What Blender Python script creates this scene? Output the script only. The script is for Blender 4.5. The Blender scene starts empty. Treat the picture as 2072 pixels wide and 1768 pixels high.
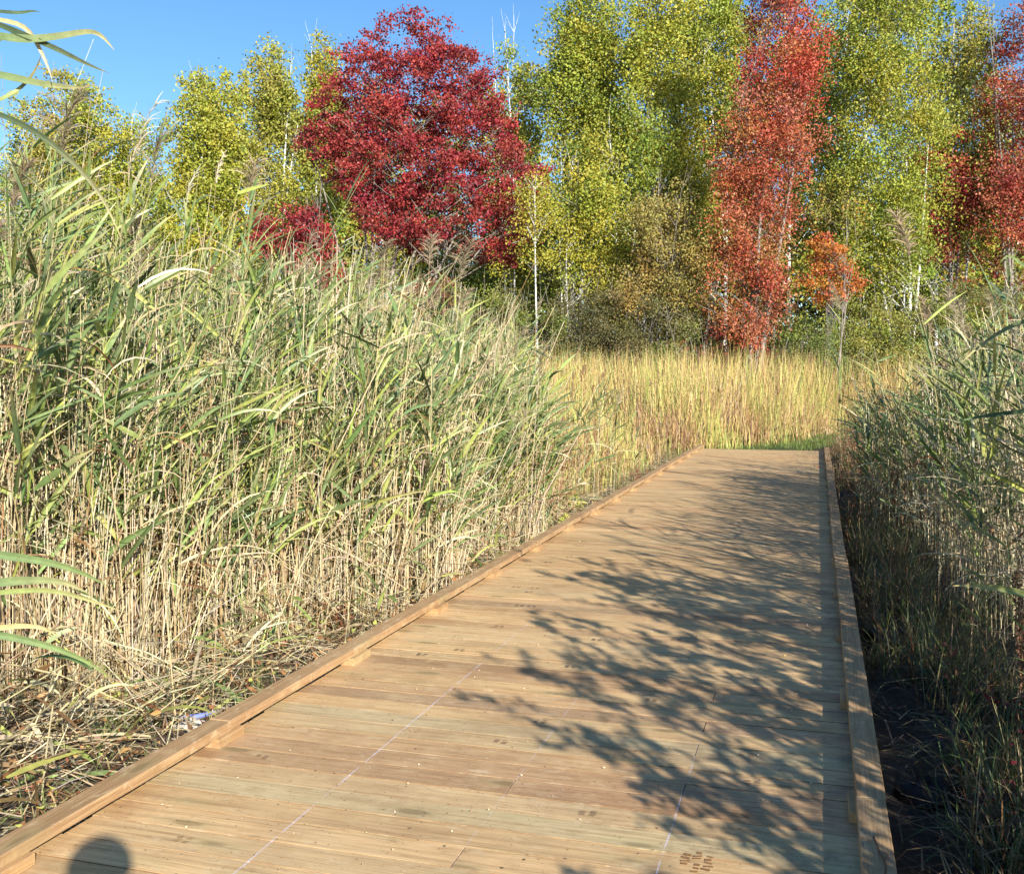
import bpy, math, random
import numpy as np
rng = np.random.default_rng(11)
random.seed(5)
scn = bpy.context.scene
COL = scn.collection

# ------------------------------------------------------------------ frame of reference
FV, EYE = 2072.0, 1.5
TH = math.atan(120 / FV)
FW = np.array([0, math.cos(TH), -math.sin(TH)]); DN = np.array([0, -math.sin(TH), -math.cos(TH)])
A = math.radians(16.607)                       # heading of the boardwalk
U = np.array([math.sin(A), math.cos(A), 0]); N = np.array([math.cos(A), -math.sin(A), 0])
GZ = -0.27                                     # marsh ground below the deck top
def at(x, y, Y):                               # point of the scene seen there at forward distance Y
    d = FW + (x - 1036) / FV * np.array([1., 0, 0]) + (y - 884) / FV * DN
    return np.array([0, 0, EYE]) + d * (Y / d[1])
def sn(s, n, z=0.0):
    return U * s + N * n + np.array([0, 0, z])
SUN = np.array([.3531, -.8426, .4066])         # towards the sun

# ------------------------------------------------------------------ object helpers
def tag(o, label=None, cat=None, group=None, kind=None):
    if label: o['label'] = label
    if cat: o['category'] = cat
    if group: o['group'] = group
    if kind: o['kind'] = kind
    return o
def empty(name, loc=(0, 0, 0), rz=0.0):
    o = bpy.data.objects.new(name, None); COL.objects.link(o)
    o.location = loc; o.rotation_euler = (0, 0, rz); o.empty_display_size = .2
    return o
class Geo:
    def __init__(s): s.v = []; s.f = []; s.c = []; s.r = []; s.n = 0
    def add(s, v, f, c, r=None):
        v = np.asarray(v, float).reshape(-1, 3); f = np.asarray(f, int).reshape(-1, 4)
        c = np.asarray(c, float)
        if c.ndim == 1: c = np.tile(c, (len(v), 1))
        s.v.append(v); s.f.append(f + s.n); s.c.append(c.reshape(-1, 3))
        s.r.append(np.tile(np.zeros(3) if r is None else np.asarray(r, float), (len(v), 1)))
        s.n += len(v)
    def ribbons(s, P, W, S, C, fold=0.0):
        n, k, _ = P.shape
        S = np.broadcast_to(S, P.shape); C = np.broadcast_to(C, P.shape)
        h = (W * .5)[..., None] * S
        if fold == 0:
            v = np.stack([P - h, P + h], 2); c = np.stack([C, C], 2); m = 2
        else:
            T = np.gradient(P, axis=1); T /= np.linalg.norm(T, axis=2, keepdims=True) + 1e-9
            Nn = np.cross(T, S)
            v = np.stack([P - h, P + Nn * (W * fold)[..., None], P + h], 2)
            c = np.stack([C, C * 1.12, C], 2); m = 3
        b = (np.arange(n) * k * m)[:, None] + (np.arange(k - 1) * m)[None]
        fs = []
        for q in range(m - 1):
            fs.append(np.stack([b + q, b + q + 1, b + q + 1 + m, b + q + m], -1).reshape(-1, 4))
        s.add(v.reshape(-1, 3), np.concatenate(fs), c.reshape(-1, 3))
    def tubes(s, P, R, C, sides=3):
        n, k, _ = P.shape
        C = np.broadcast_to(C, P.shape); R = np.broadcast_to(R, (n, k))
        D = P[:, -1] - P[:, 0]; D = D / (np.linalg.norm(D, axis=1, keepdims=True) + 1e-9)
        a = np.where(np.abs(D[:, 2:3]) > .85, np.array([[1., 0, 0]]), np.array([[0, 0, 1.]]))
        X = np.cross(D, a); X /= np.linalg.norm(X, axis=1, keepdims=True); Y = np.cross(D, X)
        ph = np.arange(sides) * 2 * math.pi / sides
        ring = X[:, None] * np.cos(ph)[None, :, None] + Y[:, None] * np.sin(ph)[None, :, None]
        v = P[:, :, None] + R[:, :, None, None] * ring[:, None]
        c = np.repeat(C[:, :, None], sides, 2)
        b = (np.arange(n) * k * sides)[:, None, None] + (np.arange(k - 1) * sides)[None, :, None]
        i = np.arange(sides)[None, None]; j = (i + 1) % sides
        f = np.stack([b + i, b + j, b + j + sides, b + i + sides], -1).reshape(-1, 4)
        s.add(v.reshape(-1, 3), f, c.reshape(-1, 3))
    def diamonds(s, P, L, W, D, C, bend=.15):      # small folded leaves
        n = len(P)
        r = rng.normal(size=(n, 3)); S = np.cross(D, r); S /= np.linalg.norm(S, axis=1, keepdims=True) + 1e-9
        Q = np.cross(D, S)
        L = np.broadcast_to(L, n)[:, None]; W = np.broadcast_to(W, n)[:, None]
        v = np.stack([P - D * L * .5, P + S * W * .5 + Q * L * bend, P + D * L * .5, P - S * W * .5 + Q * L * bend], 1)
        f = np.arange(n * 4).reshape(-1, 4)
        s.add(v.reshape(-1, 3), f, np.repeat(C, 4, 0))
    def box(s, lo, hi, c, r=None, ch=0.0, edge=None):
        x0, y0, z0 = lo; x1, y1, z1 = hi
        if ch:
            v = [(x0, y0, z0), (x1, y0, z0), (x1, y1, z0), (x0, y1, z0), (x0, y0, z1 - ch), (x1, y0, z1 - ch), (x1, y1, z1 - ch), (x0, y1, z1 - ch),
                 (x0 + ch, y0 + ch, z1), (x1 - ch, y0 + ch, z1), (x1 - ch, y1 - ch, z1), (x0 + ch, y1 - ch, z1)]
            f = [(0, 3, 2, 1), (0, 1, 5, 4), (1, 2, 6, 5), (2, 3, 7, 6), (3, 0, 4, 7), (4, 5, 9, 8), (5, 6, 10, 9), (6, 7, 11, 10), (7, 4, 8, 11), (8, 9, 10, 11)]
        else:
            v = [(x0, y0, z0), (x1, y0, z0), (x1, y1, z0), (x0, y1, z0), (x0, y0, z1), (x1, y0, z1), (x1, y1, z1), (x0, y1, z1)]
            f = [(0, 3, 2, 1), (0, 1, 5, 4), (1, 2, 6, 5), (2, 3, 7, 6), (3, 0, 4, 7), (4, 5, 6, 7)]
        if edge is not None:
            c = np.tile(np.asarray(c, float), (len(v), 1)); c[:8] = edge
        s.add(v, f, c, r)
    def mesh(s, name, mat, smooth=False):
        V = np.concatenate(s.v); F = np.concatenate(s.f); C = np.concatenate(s.c); R = np.concatenate(s.r)
        m = bpy.data.meshes.new(name)
        m.vertices.add(len(V)); m.vertices.foreach_set('co', V.astype(np.float32).ravel())
        m.loops.add(F.size); m.loops.foreach_set('vertex_index', F.astype(np.int32).ravel())
        m.polygons.add(len(F)); m.polygons.foreach_set('loop_start', np.arange(0, F.size, 4, dtype=np.int32))
        m.polygons.foreach_set('use_smooth', np.full(len(F), bool(smooth)))
        a = m.attributes.new('col', 'FLOAT_COLOR', 'POINT')
        a.data.foreach_set('color', np.concatenate([np.clip(C, 0, 1), np.ones((len(C), 1))], 1).astype(np.float32).ravel())
        if np.any(R):
            a = m.attributes.new('rnd', 'FLOAT_VECTOR', 'POINT'); a.data.foreach_set('vector', R.astype(np.float32).ravel())
        m.update(calc_edges=True); m.materials.append(mat)
        return m
    def build(s, name, mat, parent=None, smooth=False):
        o = bpy.data.objects.new(name, s.mesh(name, mat, smooth)); COL.objects.link(o)
        if parent: o.parent = parent
        return o
def lerp(a, b, t): return a + (b - a) * t
def pick(pal, n, var=.12):
    pal = np.array(pal, float); i = rng.integers(len(pal), size=n)
    return np.clip(pal[i] * (1 + rng.normal(0, var, (n, 1))) * (1 + rng.normal(0, var * .4, (n, 3))), 0.004, .95)

# ------------------------------------------------------------------ materials
def newmat(name):
    m = bpy.data.materials.new(name); m.use_nodes = True
    nt = m.node_tree; nt.nodes.clear()
    return m, nt, nt.nodes, nt.links
def leafmat(name, transl=.25, rough=.5, spec=.3, nscale=30.0, namt=.18):
    m, nt, nd, lk = newmat(name)
    at_ = nd.new('ShaderNodeAttribute'); at_.attribute_name = 'col'
    tc = nd.new('ShaderNodeTexCoord'); no = nd.new('ShaderNodeTexNoise'); no.inputs['Scale'].default_value = nscale; no.inputs['Detail'].default_value = 3
    lk.new(tc.outputs['Object'], no.inputs['Vector'])
    mr = nd.new('ShaderNodeMapRange'); mr.inputs['From Min'].default_value = .3; mr.inputs['From Max'].default_value = .7
    mr.inputs['To Min'].default_value = 1 - namt; mr.inputs['To Max'].default_value = 1 + namt
    lk.new(no.outputs['Fac'], mr.inputs['Value'])
    mx = nd.new('ShaderNodeVectorMath'); mx.operation = 'SCALE'
    lk.new(at_.outputs['Color'], mx.inputs[0]); lk.new(mr.outputs['Result'], mx.inputs['Scale'])
    p = nd.new('ShaderNodeBsdfPrincipled'); p.inputs['Roughness'].default_value = rough; p.inputs['Specular IOR Level'].default_value = spec
    lk.new(mx.outputs['Vector'], p.inputs['Base Color'])
    o = nd.new('ShaderNodeOutputMaterial')
    if transl > 0:
        t = nd.new('ShaderNodeBsdfTranslucent'); lk.new(mx.outputs['Vector'], t.inputs['Color'])
        ms = nd.new('ShaderNodeMixShader'); ms.inputs['Fac'].default_value = transl
        lk.new(p.outputs[0], ms.inputs[1]); lk.new(t.outputs[0], ms.inputs[2]); lk.new(ms.outputs[0], o.inputs['Surface'])
    else: lk.new(p.outputs[0], o.inputs['Surface'])
    return m
M_REED = leafmat('reed_leaf', .22, .42, .4)
M_STRAW = leafmat('straw', .08, .55, .25)
M_PLUME = leafmat('plume', .3, .8, .1)
M_TREE = leafmat('tree_leaf', .22, .45, .35, 3.0, .15)
M_MISC = leafmat('painted', 0, .6, .3)

def barkmat(name, white):
    m, nt, nd, lk = newmat(name)
    tc = nd.new('ShaderNodeTexCoord'); mp = nd.new('ShaderNodeMapping')
    mp.inputs['Scale'].default_value = (3, 3, 9) if white else (14, 14, 2.5)
    lk.new(tc.outputs['Object'], mp.inputs['Vector'])
    no = nd.new('ShaderNodeTexNoise'); no.inputs['Scale'].default_value = 1.6; no.inputs['Detail'].default_value = 6
    lk.new(mp.outputs[0], no.inputs['Vector'])
    cr = nd.new('ShaderNodeValToRGB'); e = cr.color_ramp.elements
    if white:
        e[0].position = .36; e[0].color = (.05, .045, .04, 1); e[1].position = .46; e[1].color = (.74, .72, .66, 1)
    else:
        e[0].position = .3; e[0].color = (.10, .08, .065, 1); e[1].position = .7; e[1].color = (.38, .33, .27, 1)
    lk.new(no.outputs['Fac'], cr.inputs['Fac'])
    p = nd.new('ShaderNodeBsdfPrincipled'); p.inputs['Roughness'].default_value = .8
    bp = nd.new('ShaderNodeBump'); bp.inputs['Strength'].default_value = .4; bp.inputs['Distance'].default_value = .02
    lk.new(no.outputs['Fac'], bp.inputs['Height']); lk.new(bp.outputs[0], p.inputs['Normal'])
    lk.new(cr.outputs['Color'], p.inputs['Base Color'])
    o = nd.new('ShaderNodeOutputMaterial'); lk.new(p.outputs[0], o.inputs['Surface'])
    return m
M_BIRCH = barkmat('birch_bark', True); M_BARK = barkmat('grey_bark', False)

def woodmat(name, deck):
    """treated lumber: local x runs along the grain of planks (deck) or local y (rails)"""
    m, nt, nd, lk = newmat(name)
    def math_(op, a, b=None, clamp=False):
        n_ = nd.new('ShaderNodeMath'); n_.operation = op; n_.use_clamp = clamp
        for i, q in enumerate((a, b)):
            if q is None: continue
            if isinstance(q, (int, float)): n_.inputs[i].default_value = q
            else: lk.new(q, n_.inputs[i])
        return n_.outputs[0]
    def vec(op, a, b):
        n_ = nd.new('ShaderNodeVectorMath'); n_.operation = op
        for i, q in enumerate((a, b)):
            if isinstance(q, tuple): n_.inputs[i].default_value = q
            else: lk.new(q, n_.inputs[i])
        return n_.outputs[0]
    def mixc(f, a, b, bt='MIX'):
        n_ = nd.new('ShaderNodeMix'); n_.data_type = 'RGBA'; n_.blend_type = bt
        for i, q in ((0, f), (6, a), (7, b)):
            if isinstance(q, (int, float)): n_.inputs[i].default_value = q
            elif isinstance(q, tuple): n_.inputs[i].default_value = q
            else: lk.new(q, n_.inputs[i])
        return n_.outputs[2]
    def noise(v, sc, det=4, rough=.55, dist=0.0):
        n_ = nd.new('ShaderNodeTexNoise'); n_.inputs['Scale'].default_value = sc; n_.inputs['Detail'].default_value = det
        n_.inputs['Roughness'].default_value = rough; n_.inputs['Distortion'].default_value = dist; lk.new(v, n_.inputs['Vector'])
        return n_.outputs['Fac']
    def mr(v, a, b, c=0.0, d=1.0):
        n_ = nd.new('ShaderNodeMapRange'); n_.inputs[1].default_value = a; n_.inputs[2].default_value = b; n_.inputs[3].default_value = c; n_.inputs[4].default_value = d
        lk.new(v, n_.inputs[0]); return n_.outputs[0]
    tc = nd.new('ShaderNodeTexCoord'); P = tc.outputs['Object']
    c0 = nd.new('ShaderNodeAttribute'); c0.attribute_name = 'col'
    rn = nd.new('ShaderNodeAttribute'); rn.attribute_name = 'rnd'
    PR = vec('ADD', P, vec('MULTIPLY', rn.outputs['Vector'], (9., 9., 9.)))
    g1 = (1.3, 42., 42.) if deck else (42., 1.3, 42.)
    g2 = (3.5, 160., 160.) if deck else (160., 3.5, 160.)
    kn = (2.6, 8.5, 4.) if deck else (8.5, 2.6, 4.)
    warp = noise(PR, 3.0, 2)
    PW = vec('ADD', PR, vec('SCALE', P, P)) if False else PR
    gr = noise(vec('MULTIPLY', PW, g1), 1.0, 5, .6, .6)
    fine = noise(vec('MULTIPLY', PW, g2), 1.0, 4, .7)
    blotch = noise(PR, 1.7, 5, .62)
    big = noise(P, .9, 3, .5)
    col = c0.outputs['Color']
    # ring figure
    col = mixc(mr(gr, .44, .66, 0, .55), col, (.22, .11, .042, 1))
    col = mixc(mr(fine, .45, .62, 0, .38), col, (.70, .50, .27, 1))
    col = mixc(mr(fine, .5, .36, 0, .4), col, (.26, .14, .06, 1))
    col = mixc(mr(noise(vec('MULTIPLY', PR, (9., 26., 9.) if deck else (26., 9., 9.)), 1.0, 5, .7), .55, .7, 0, .5), col, (.24, .13, .06, 1))
    col = mixc(mr(noise(vec('MULTIPLY', PR, (7., 20., 7.) if deck else (20., 7., 7.)), 1.3, 5, .7), .56, .68, 0, .45), col, (.76, .60, .37, 1))
    col = mixc(mr(blotch, .48, .7, 0, .55), col, (.27, .14, .062, 1))
    col = mixc(mr(noise(PR, 5.5, 4, .7), .52, .7, 0, .35), col, (.68, .49, .26, 1))
    col = mixc(mr(big, .35, .65, .0, .22), col, (.60, .44, .25, 1))
    # copper-green treatment patches
    gmask = math_('MULTIPLY', mr(noise(vec('MULTIPLY', PR, (1.1, 9., 3.) if deck else (9., 1.1, 3.)), 1.0, 4, .6), .55, .72), mr(noise(P, .45, 2), .45, .6))
    col = mixc(math_('MULTIPLY', gmask, .25), col, (.34, .38, .2, 1))
    # knots
    vo = nd.new('ShaderNodeTexVoronoi'); vo.inputs['Scale'].default_value = 1.0; lk.new(vec('MULTIPLY', PR, kn), vo.inputs['Vector'])
    sel = nd.new('ShaderNodeSeparateColor'); lk.new(vo.outputs['Color'], sel.inputs[0])
    has = mr(sel.outputs[0], .62, .64)
    ring = math_('MULTIPLY', mr(vo.outputs['Distance'], .2, .13), has)
    halo = math_('MULTIPLY', mr(vo.outputs['Distance'], .42, .15), has)
    col = mixc(math_('MULTIPLY', halo, .35), col, (.34, .30, .14, 1))
    col = mixc(math_('MULTIPLY', math_('MULTIPLY', ring, mr(fine, .3, .6, .3, 1)), .6), col, (.15, .09, .04, 1))
    if deck:
        # footscuffs and dried mud specks
        sp = noise(P, 55., 2, .5)
        col = mixc(mr(sp, .68, .71, 0, .7), col, (.09, .06, .035, 1))
        sep = nd.new('ShaderNodeSeparateXYZ'); lk.new(P, sep.inputs[0])
        mud = math_('MULTIPLY', mr(sep.outputs[0], -1.3, 0.1), mr(noise(P, 3.3, 5, .65), .5, .63))
        col = mixc(math_('MULTIPLY', mud, .55), col, (.13, .10, .075, 1))
        # sawdust smear
        smear = math_('MULTIPLY', mr(noise(vec('MULTIPLY', P, (2.2, 5., 1.)), 2.0, 5, .7), .57, .72), .35)
        col = mixc(smear, col, (.72, .58, .36, 1))
        # snapped chalk lines over the joists
        for n0, strength in ((-1.674, .8), (-1.058, .3), (-.444, .6)):
            wob = math_('SUBTRACT', noise(vec('MULTIPLY', P, (0., 3., 0.)), 1.0, 2), .5)
            dx = math_('ABSOLUTE', math_('ADD', math_('SUBTRACT', sep.outputs[0], n0), math_('MULTIPLY', wob, .006)))
            line = math_('MULTIPLY', mr(dx, .0042, .0012), mr(noise(vec('MULTIPLY', P, (60., 9., 0.)), 1.0, 3, .7), .42, .6))
            fade = mr(sep.outputs[1], 3.6 if n0 > -.5 else 4.5, 4.4 if n0 > -.5 else 7.5, 1.0, .08)
            col = mixc(math_('MULTIPLY', math_('MULTIPLY', line, strength), fade), col, (.66, .62, .74, 1))
    p = nd.new('ShaderNodeBsdfPrincipled'); lk.new(col, p.inputs['Base Color'])
    lk.new(mr(gr, .3, .7, .5, .72), p.inputs['Roughness']); p.inputs['Specular IOR Level'].default_value = .3
    bp = nd.new('ShaderNodeBump'); bp.inputs['Strength'].default_value = .5; bp.inputs['Distance'].default_value = .002
    lk.new(math_('ADD', gr, math_('MULTIPLY', fine, .6)), bp.inputs['Height']); lk.new(bp.outputs[0], p.inputs['Normal'])
    o = nd.new('ShaderNodeOutputMaterial'); lk.new(p.outputs[0], o.inputs['Surface'])
    return m
M_DECK = woodmat('deck_lumber', True); M_RAIL = woodmat('rail_lumber', False)

def groundmat():
    m, nt, nd, lk = newmat('marsh_soil')
    a = nd.new('ShaderNodeAttribute'); a.attribute_name = 'col'
    tc = nd.new('ShaderNodeTexCoord')
    no = nd.new('ShaderNodeTexNoise'); no.inputs['Scale'].default_value = 9; no.inputs['Detail'].default_value = 8; no.inputs['Roughness'].default_value = .7
    lk.new(tc.outputs['Object'], no.inputs['Vector'])
    mr = nd.new('ShaderNodeMapRange'); mr.inputs[1].default_value = .3; mr.inputs[2].default_value = .7; mr.inputs[3].default_value = .45; mr.inputs[4].default_value = 1.5
    lk.new(no.outputs['Fac'], mr.inputs[0])
    v = nd.new('ShaderNodeVectorMath'); v.operation = 'SCALE'; lk.new(a.outputs['Color'], v.inputs[0]); lk.new(mr.outputs[0], v.inputs['Scale'])
    p = nd.new('ShaderNodeBsdfPrincipled'); p.inputs['Roughness'].default_value = .75
    lk.new(v.outputs[0], p.inputs['Base Color'])
    bp = nd.new('ShaderNodeBump'); bp.inputs['Strength'].default_value = .9; bp.inputs['Distance'].default_value = .04
    lk.new(no.outputs['Fac'], bp.inputs['Height']); lk.new(bp.outputs[0], p.inputs['Normal'])
    o = nd.new('ShaderNodeOutputMaterial'); lk.new(p.outputs[0], o.inputs['Surface'])
    return m
M_GROUND = groundmat()

# ------------------------------------------------------------------ ground: one sheet to the horizon
def gheight(x, y):
    z = GZ + .05 * np.sin(x * 1.3 + 1) * np.cos(y * .9) + .03 * np.sin(x * 3.7 + y * 2.1) + .02 * np.sin(x * 9.1 - y * 7.3) + .012 * np.sin(x * 19 + y * 23)
    s = x * U[0] + y * U[1]; n = x * N[0] + y * N[1]
    under = (n > -2.5) & (n < .32) & (s < 22.1)
    return np.where(under, np.minimum(z, -.24), z)
xs = np.concatenate([-np.geomspace(450, 9.2, 26), np.arange(-9, 12, .11), np.geomspace(12.2, 450, 26)])
ys = np.concatenate([-np.geomspace(300, 4.2, 18), np.arange(-4, 30, .14), np.geomspace(30.3, 700, 34)])
gx, gy = np.meshgrid(xs, ys); gz = gheight(gx, gy)
gs = gx * U[0] + gy * U[1]; gn = gx * N[0] + gy * N[1]
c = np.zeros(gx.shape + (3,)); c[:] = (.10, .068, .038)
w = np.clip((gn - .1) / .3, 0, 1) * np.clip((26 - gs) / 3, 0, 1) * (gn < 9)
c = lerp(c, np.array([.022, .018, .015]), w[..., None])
gz += w * .035 * (np.sin(gx * 31 + 2 * np.sin(gy * 17)) * np.sin(gy * 27 + gx * 5)) * (gn > .4)
w = np.clip((gs - 21.5) / .5, 0, 1) * np.clip((30 - gs) / 3, 0, 1) * np.clip((gn + 3.2) / .5, 0, 1) * np.clip((0 - gn) / .8, 0, 1)
c = lerp(c, np.array([.05, .08, .02]), w[..., None])
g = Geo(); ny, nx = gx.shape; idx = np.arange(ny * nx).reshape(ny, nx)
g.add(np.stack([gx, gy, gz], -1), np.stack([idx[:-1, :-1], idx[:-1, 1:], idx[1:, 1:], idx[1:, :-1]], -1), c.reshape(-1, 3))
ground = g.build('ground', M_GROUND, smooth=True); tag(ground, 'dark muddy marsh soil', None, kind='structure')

# ------------------------------------------------------------------ boardwalk
bw = empty('boardwalk', (0, 0, 0), -A)
tag(bw, 'new plank boardwalk with low timber kerb rails running through the marsh', 'boardwalk')
g = Geo(); pal = [(.68, .44, .215), (.65, .42, .20), (.70, .475, .24), (.62, .385, .18), (.58, .35, .165), (.56, .34, .17), (.64, .46, .24), (.69, .48, .25), (.60, .37, .185), (.66, .43, .205)]
pitch, gap = .1440, .0036
nb = int((21.85 + 3.0) / pitch)
special = {3.46: (.40, .22, .115), 3.60: (.44, .25, .13), 4.33: (.42, .25, .14), 4.90: (.36, .205, .105), 3.19: (.58, .46, .25), 4.05: (.56, .45, .25), 6.3: (.33, .2, .11)}
for i in range(nb):
    y0 = 3.314 + pitch * (i - 43)
    col = np.array(random.choice(pal)) * random.uniform(.86, 1.14) * np.array([1.05, 1.03, 1.0])
    for k_, cc in special.items():
        if abs(y0 - k_) < pitch * .5: col = np.array(cc)
    zt = random.uniform(-.0012, .0006)
    x0, x1 = -2.366 + random.uniform(-.006, .006), .245 + random.uniform(-.006, .006)
    cuts = [x0, x1]
    if random.random() < .22 or abs(y0 - 3.46) < pitch * .5:
        q = random.choice([-1.674, -1.058, -.444]); cuts = [x0, q - .0015, q + .0015, x1]
    for a_, b_ in zip(cuts[::2], cuts[1::2]):
        cv = col * (random.uniform(.9, 1.12) if len(cuts) > 2 else 1)
        g.box((a_, y0 + gap / 2 + random.uniform(0, .0012), -.038), (b_, y0 + pitch - gap / 2 - random.choice([0, 0, 0, .001, .0045]), zt), cv, (random.random(), random.random(), random.random()), random.choice([.0006, .0008, .001, .001, .0022]), (.20, .095, .04))
g.build('deck', M_DECK, bw)
def rail(x0, x1, joints, seed):
    r = random.Random(seed); g = Geo()
    for a_, b_ in zip(joints[:-1], joints[1:]):
        dx = r.uniform(-.004, .004); dz = r.uniform(-.001, .001)
        col = np.array(r.choice([(.33, .18, .085), (.37, .21, .10), (.30, .165, .08), (.35, .205, .105)])) * r.uniform(.9, 1.1)
        g.box((x0 + dx, a_ + .0015, .0385), (x1 + dx, b_ - .0015, .0765 + dz), col, (r.random(), r.random(), r.random()), .003)
    return g
tag(rail(-2.413, -2.316, [-3, 1.2, 3.67, 6.12, 8.56, 11.0, 13.43, 15.9, 18.3, 21.93], 3).build('kerb_rail', M_RAIL, bw), 'sunlit kerb rail on the reed side')
tag(rail(.147, .243, [-3, 1.2, 3.61, 6.06, 8.5, 10.95, 13.4, 15.8, 18.25, 21.93], 8).build('kerb_rail', M_RAIL, bw), 'shaded kerb rail on the mud side')
blk = None
for side in (0, 1):
    for i in range(-4, 16):
        s0 = 3.562 + 1.2225 * i + random.uniform(-.02, .02)
        if s0 > 21.7: continue
        g = Geo(); L = random.uniform(.17, .21)
        x0, x1 = ((-2.40, -2.290 + random.uniform(-.008, .006)) if side == 0 else (.128 + random.uniform(-.006, .008), .232))
        g.box((x0, s0, .0012), (x1, s0 + L, .0380), (.42, .24, .10), (random.random(),) * 3, .0018)
        g.build('spacer_block', M_RAIL, bw)
g = Geo()
for x in (-2.29, -1.674, -1.058, -.444, .19):
    g.box((x - .019, -2.6, -.24), (x + .019, 21.8, -.0395), (.26, .17, .09), (x, .3, .2))
g.build('joist_frame', M_RAIL, bw)
# printed grade stamps, boot prints: thin marks lying on the boards
def mark(x, y, w, h, c, z=.0022, a=0.0):
    ca, sa = math.cos(a), math.sin(a)
    q = [(-w, -h), (w, -h * random.uniform(.7, 1.1)), (w * random.uniform(.8, 1), h), (-w, h * random.uniform(.8, 1))]
    g.add([(x + ca * u - sa * v, y + sa * u + ca * v, z) for u, v in q], [(0, 1, 2, 3)], c)
for i in range(34):
    g = Geo(); x = random.choice([-2.05, -1.84, -1.95, -.25, -1.2, -.75]) + random.uniform(-.06, .06); y = 3.314 + pitch * (random.randint(-8, 60) + .5)
    for k in range(2):
        for j in range(5):
            if random.random() < .85: mark(x + k * .035 + random.uniform(-.003, .003), y - .02 + j * .009, .011, .0022, (.24, .16, .10))
    if g.n: g.build('grade_stamp', M_MISC, bw)
for cx, cy, sc in ((-.335, 3.13, 1.15), (-.30, 2.84, 1.05)):
    g = Geo()
    for r_ in range(7):
        for k in range(3):
            x = cx + (k - 1) * .034 + random.uniform(-.004, .004); y = cy + (r_ - 3) * .021 + random.uniform(-.003, .003)
            if abs(k - 1) and r_ in (0, 6): continue
            if random.random() < .88: mark(x, y, .012 * sc * random.uniform(.6, 1.1), .0065 * sc * random.uniform(.6, 1.1), (.25, .135, .06), .0021, random.uniform(-.3, .3))
    g.build('boot_print', M_MISC, bw)
# wood chips and dry crumbs lying on the deck
g = Geo(); n_ = 420
s_ = rng.uniform(2.2, 20, n_) ** 1.0; nn = rng.uniform(-2.25, .1, n_)
near = rng.random(n_) < .6; s_ = np.where(near, rng.uniform(2.4, 6, n_), s_)
Pc = U * s_[:, None] + N * nn[:, None] + np.array([0, 0, .0035])
D = np.stack([rng.normal(size=n_), rng.normal(size=n_), rng.normal(0, .08, n_)], 1); D /= np.linalg.norm(D, axis=1, keepdims=True)
sz = rng.uniform(.005, .014, n_)
g.diamonds(Pc + np.array([0, 0, .002]), sz, sz * .6, D, pick([(.8, .66, .42), (.75, .6, .4), (.2, .12, .07), (.16, .1, .06), (.6, .42, .2)], n_), .1)
tag(g.build('wood_chips', M_STRAW), 'pale wood chips and crumbs scattered over the planks', 'debris', kind='stuff')

# ------------------------------------------------------------------ reeds
GREENS = [(.20, .265, .08), (.25, .32, .09), (.14, .20, .065), (.31, .35, .085), (.38, .40, .11), (.19, .245, .095), (.15, .21, .08), (.10, .145, .055)]
STRAW = [(.66, .56, .35), (.56, .46, .27), (.70, .60, .40), (.50, .38, .21), (.62, .50, .28), (.38, .27, .14), (.45, .38, .26)]
BROWN = [(.26, .15, .065), (.2, .11, .05), (.3, .19, .09), (.22, .1, .045)]
def leafpaths(base, phi, th0, bend, L, K, roll):
    n = len(base); t = (np.arange(K) + .5) / K
    th = th0[:, None] + bend[:, None] * t[None] ** 1.4
    d = np.stack([np.sin(th) * np.cos(phi)[:, None], np.sin(th) * np.sin(phi)[:, None], np.cos(th)], -1)
    P = np.concatenate([base[:, None], base[:, None] + np.cumsum(d * (L / K)[:, None, None], 1)], 1)
    dd = np.concatenate([d, d[:, -1:]], 1)
    h = np.stack([-np.sin(phi), np.cos(phi), 0 * phi], -1)[:, None] + 0 * dd
    r = roll[:, None, None] * np.ones((1, K + 1, 1))
    S = np.cos(r) * h + np.sin(r) * np.cross(dd, h)
    return P, S
def wprofile(K):
    t = np.linspace(0, 1, K + 1)
    return np.clip(np.minimum(.45 + 2.6 * t, 1.0) * (1 - t ** 2.6), .03, 1)
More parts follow.
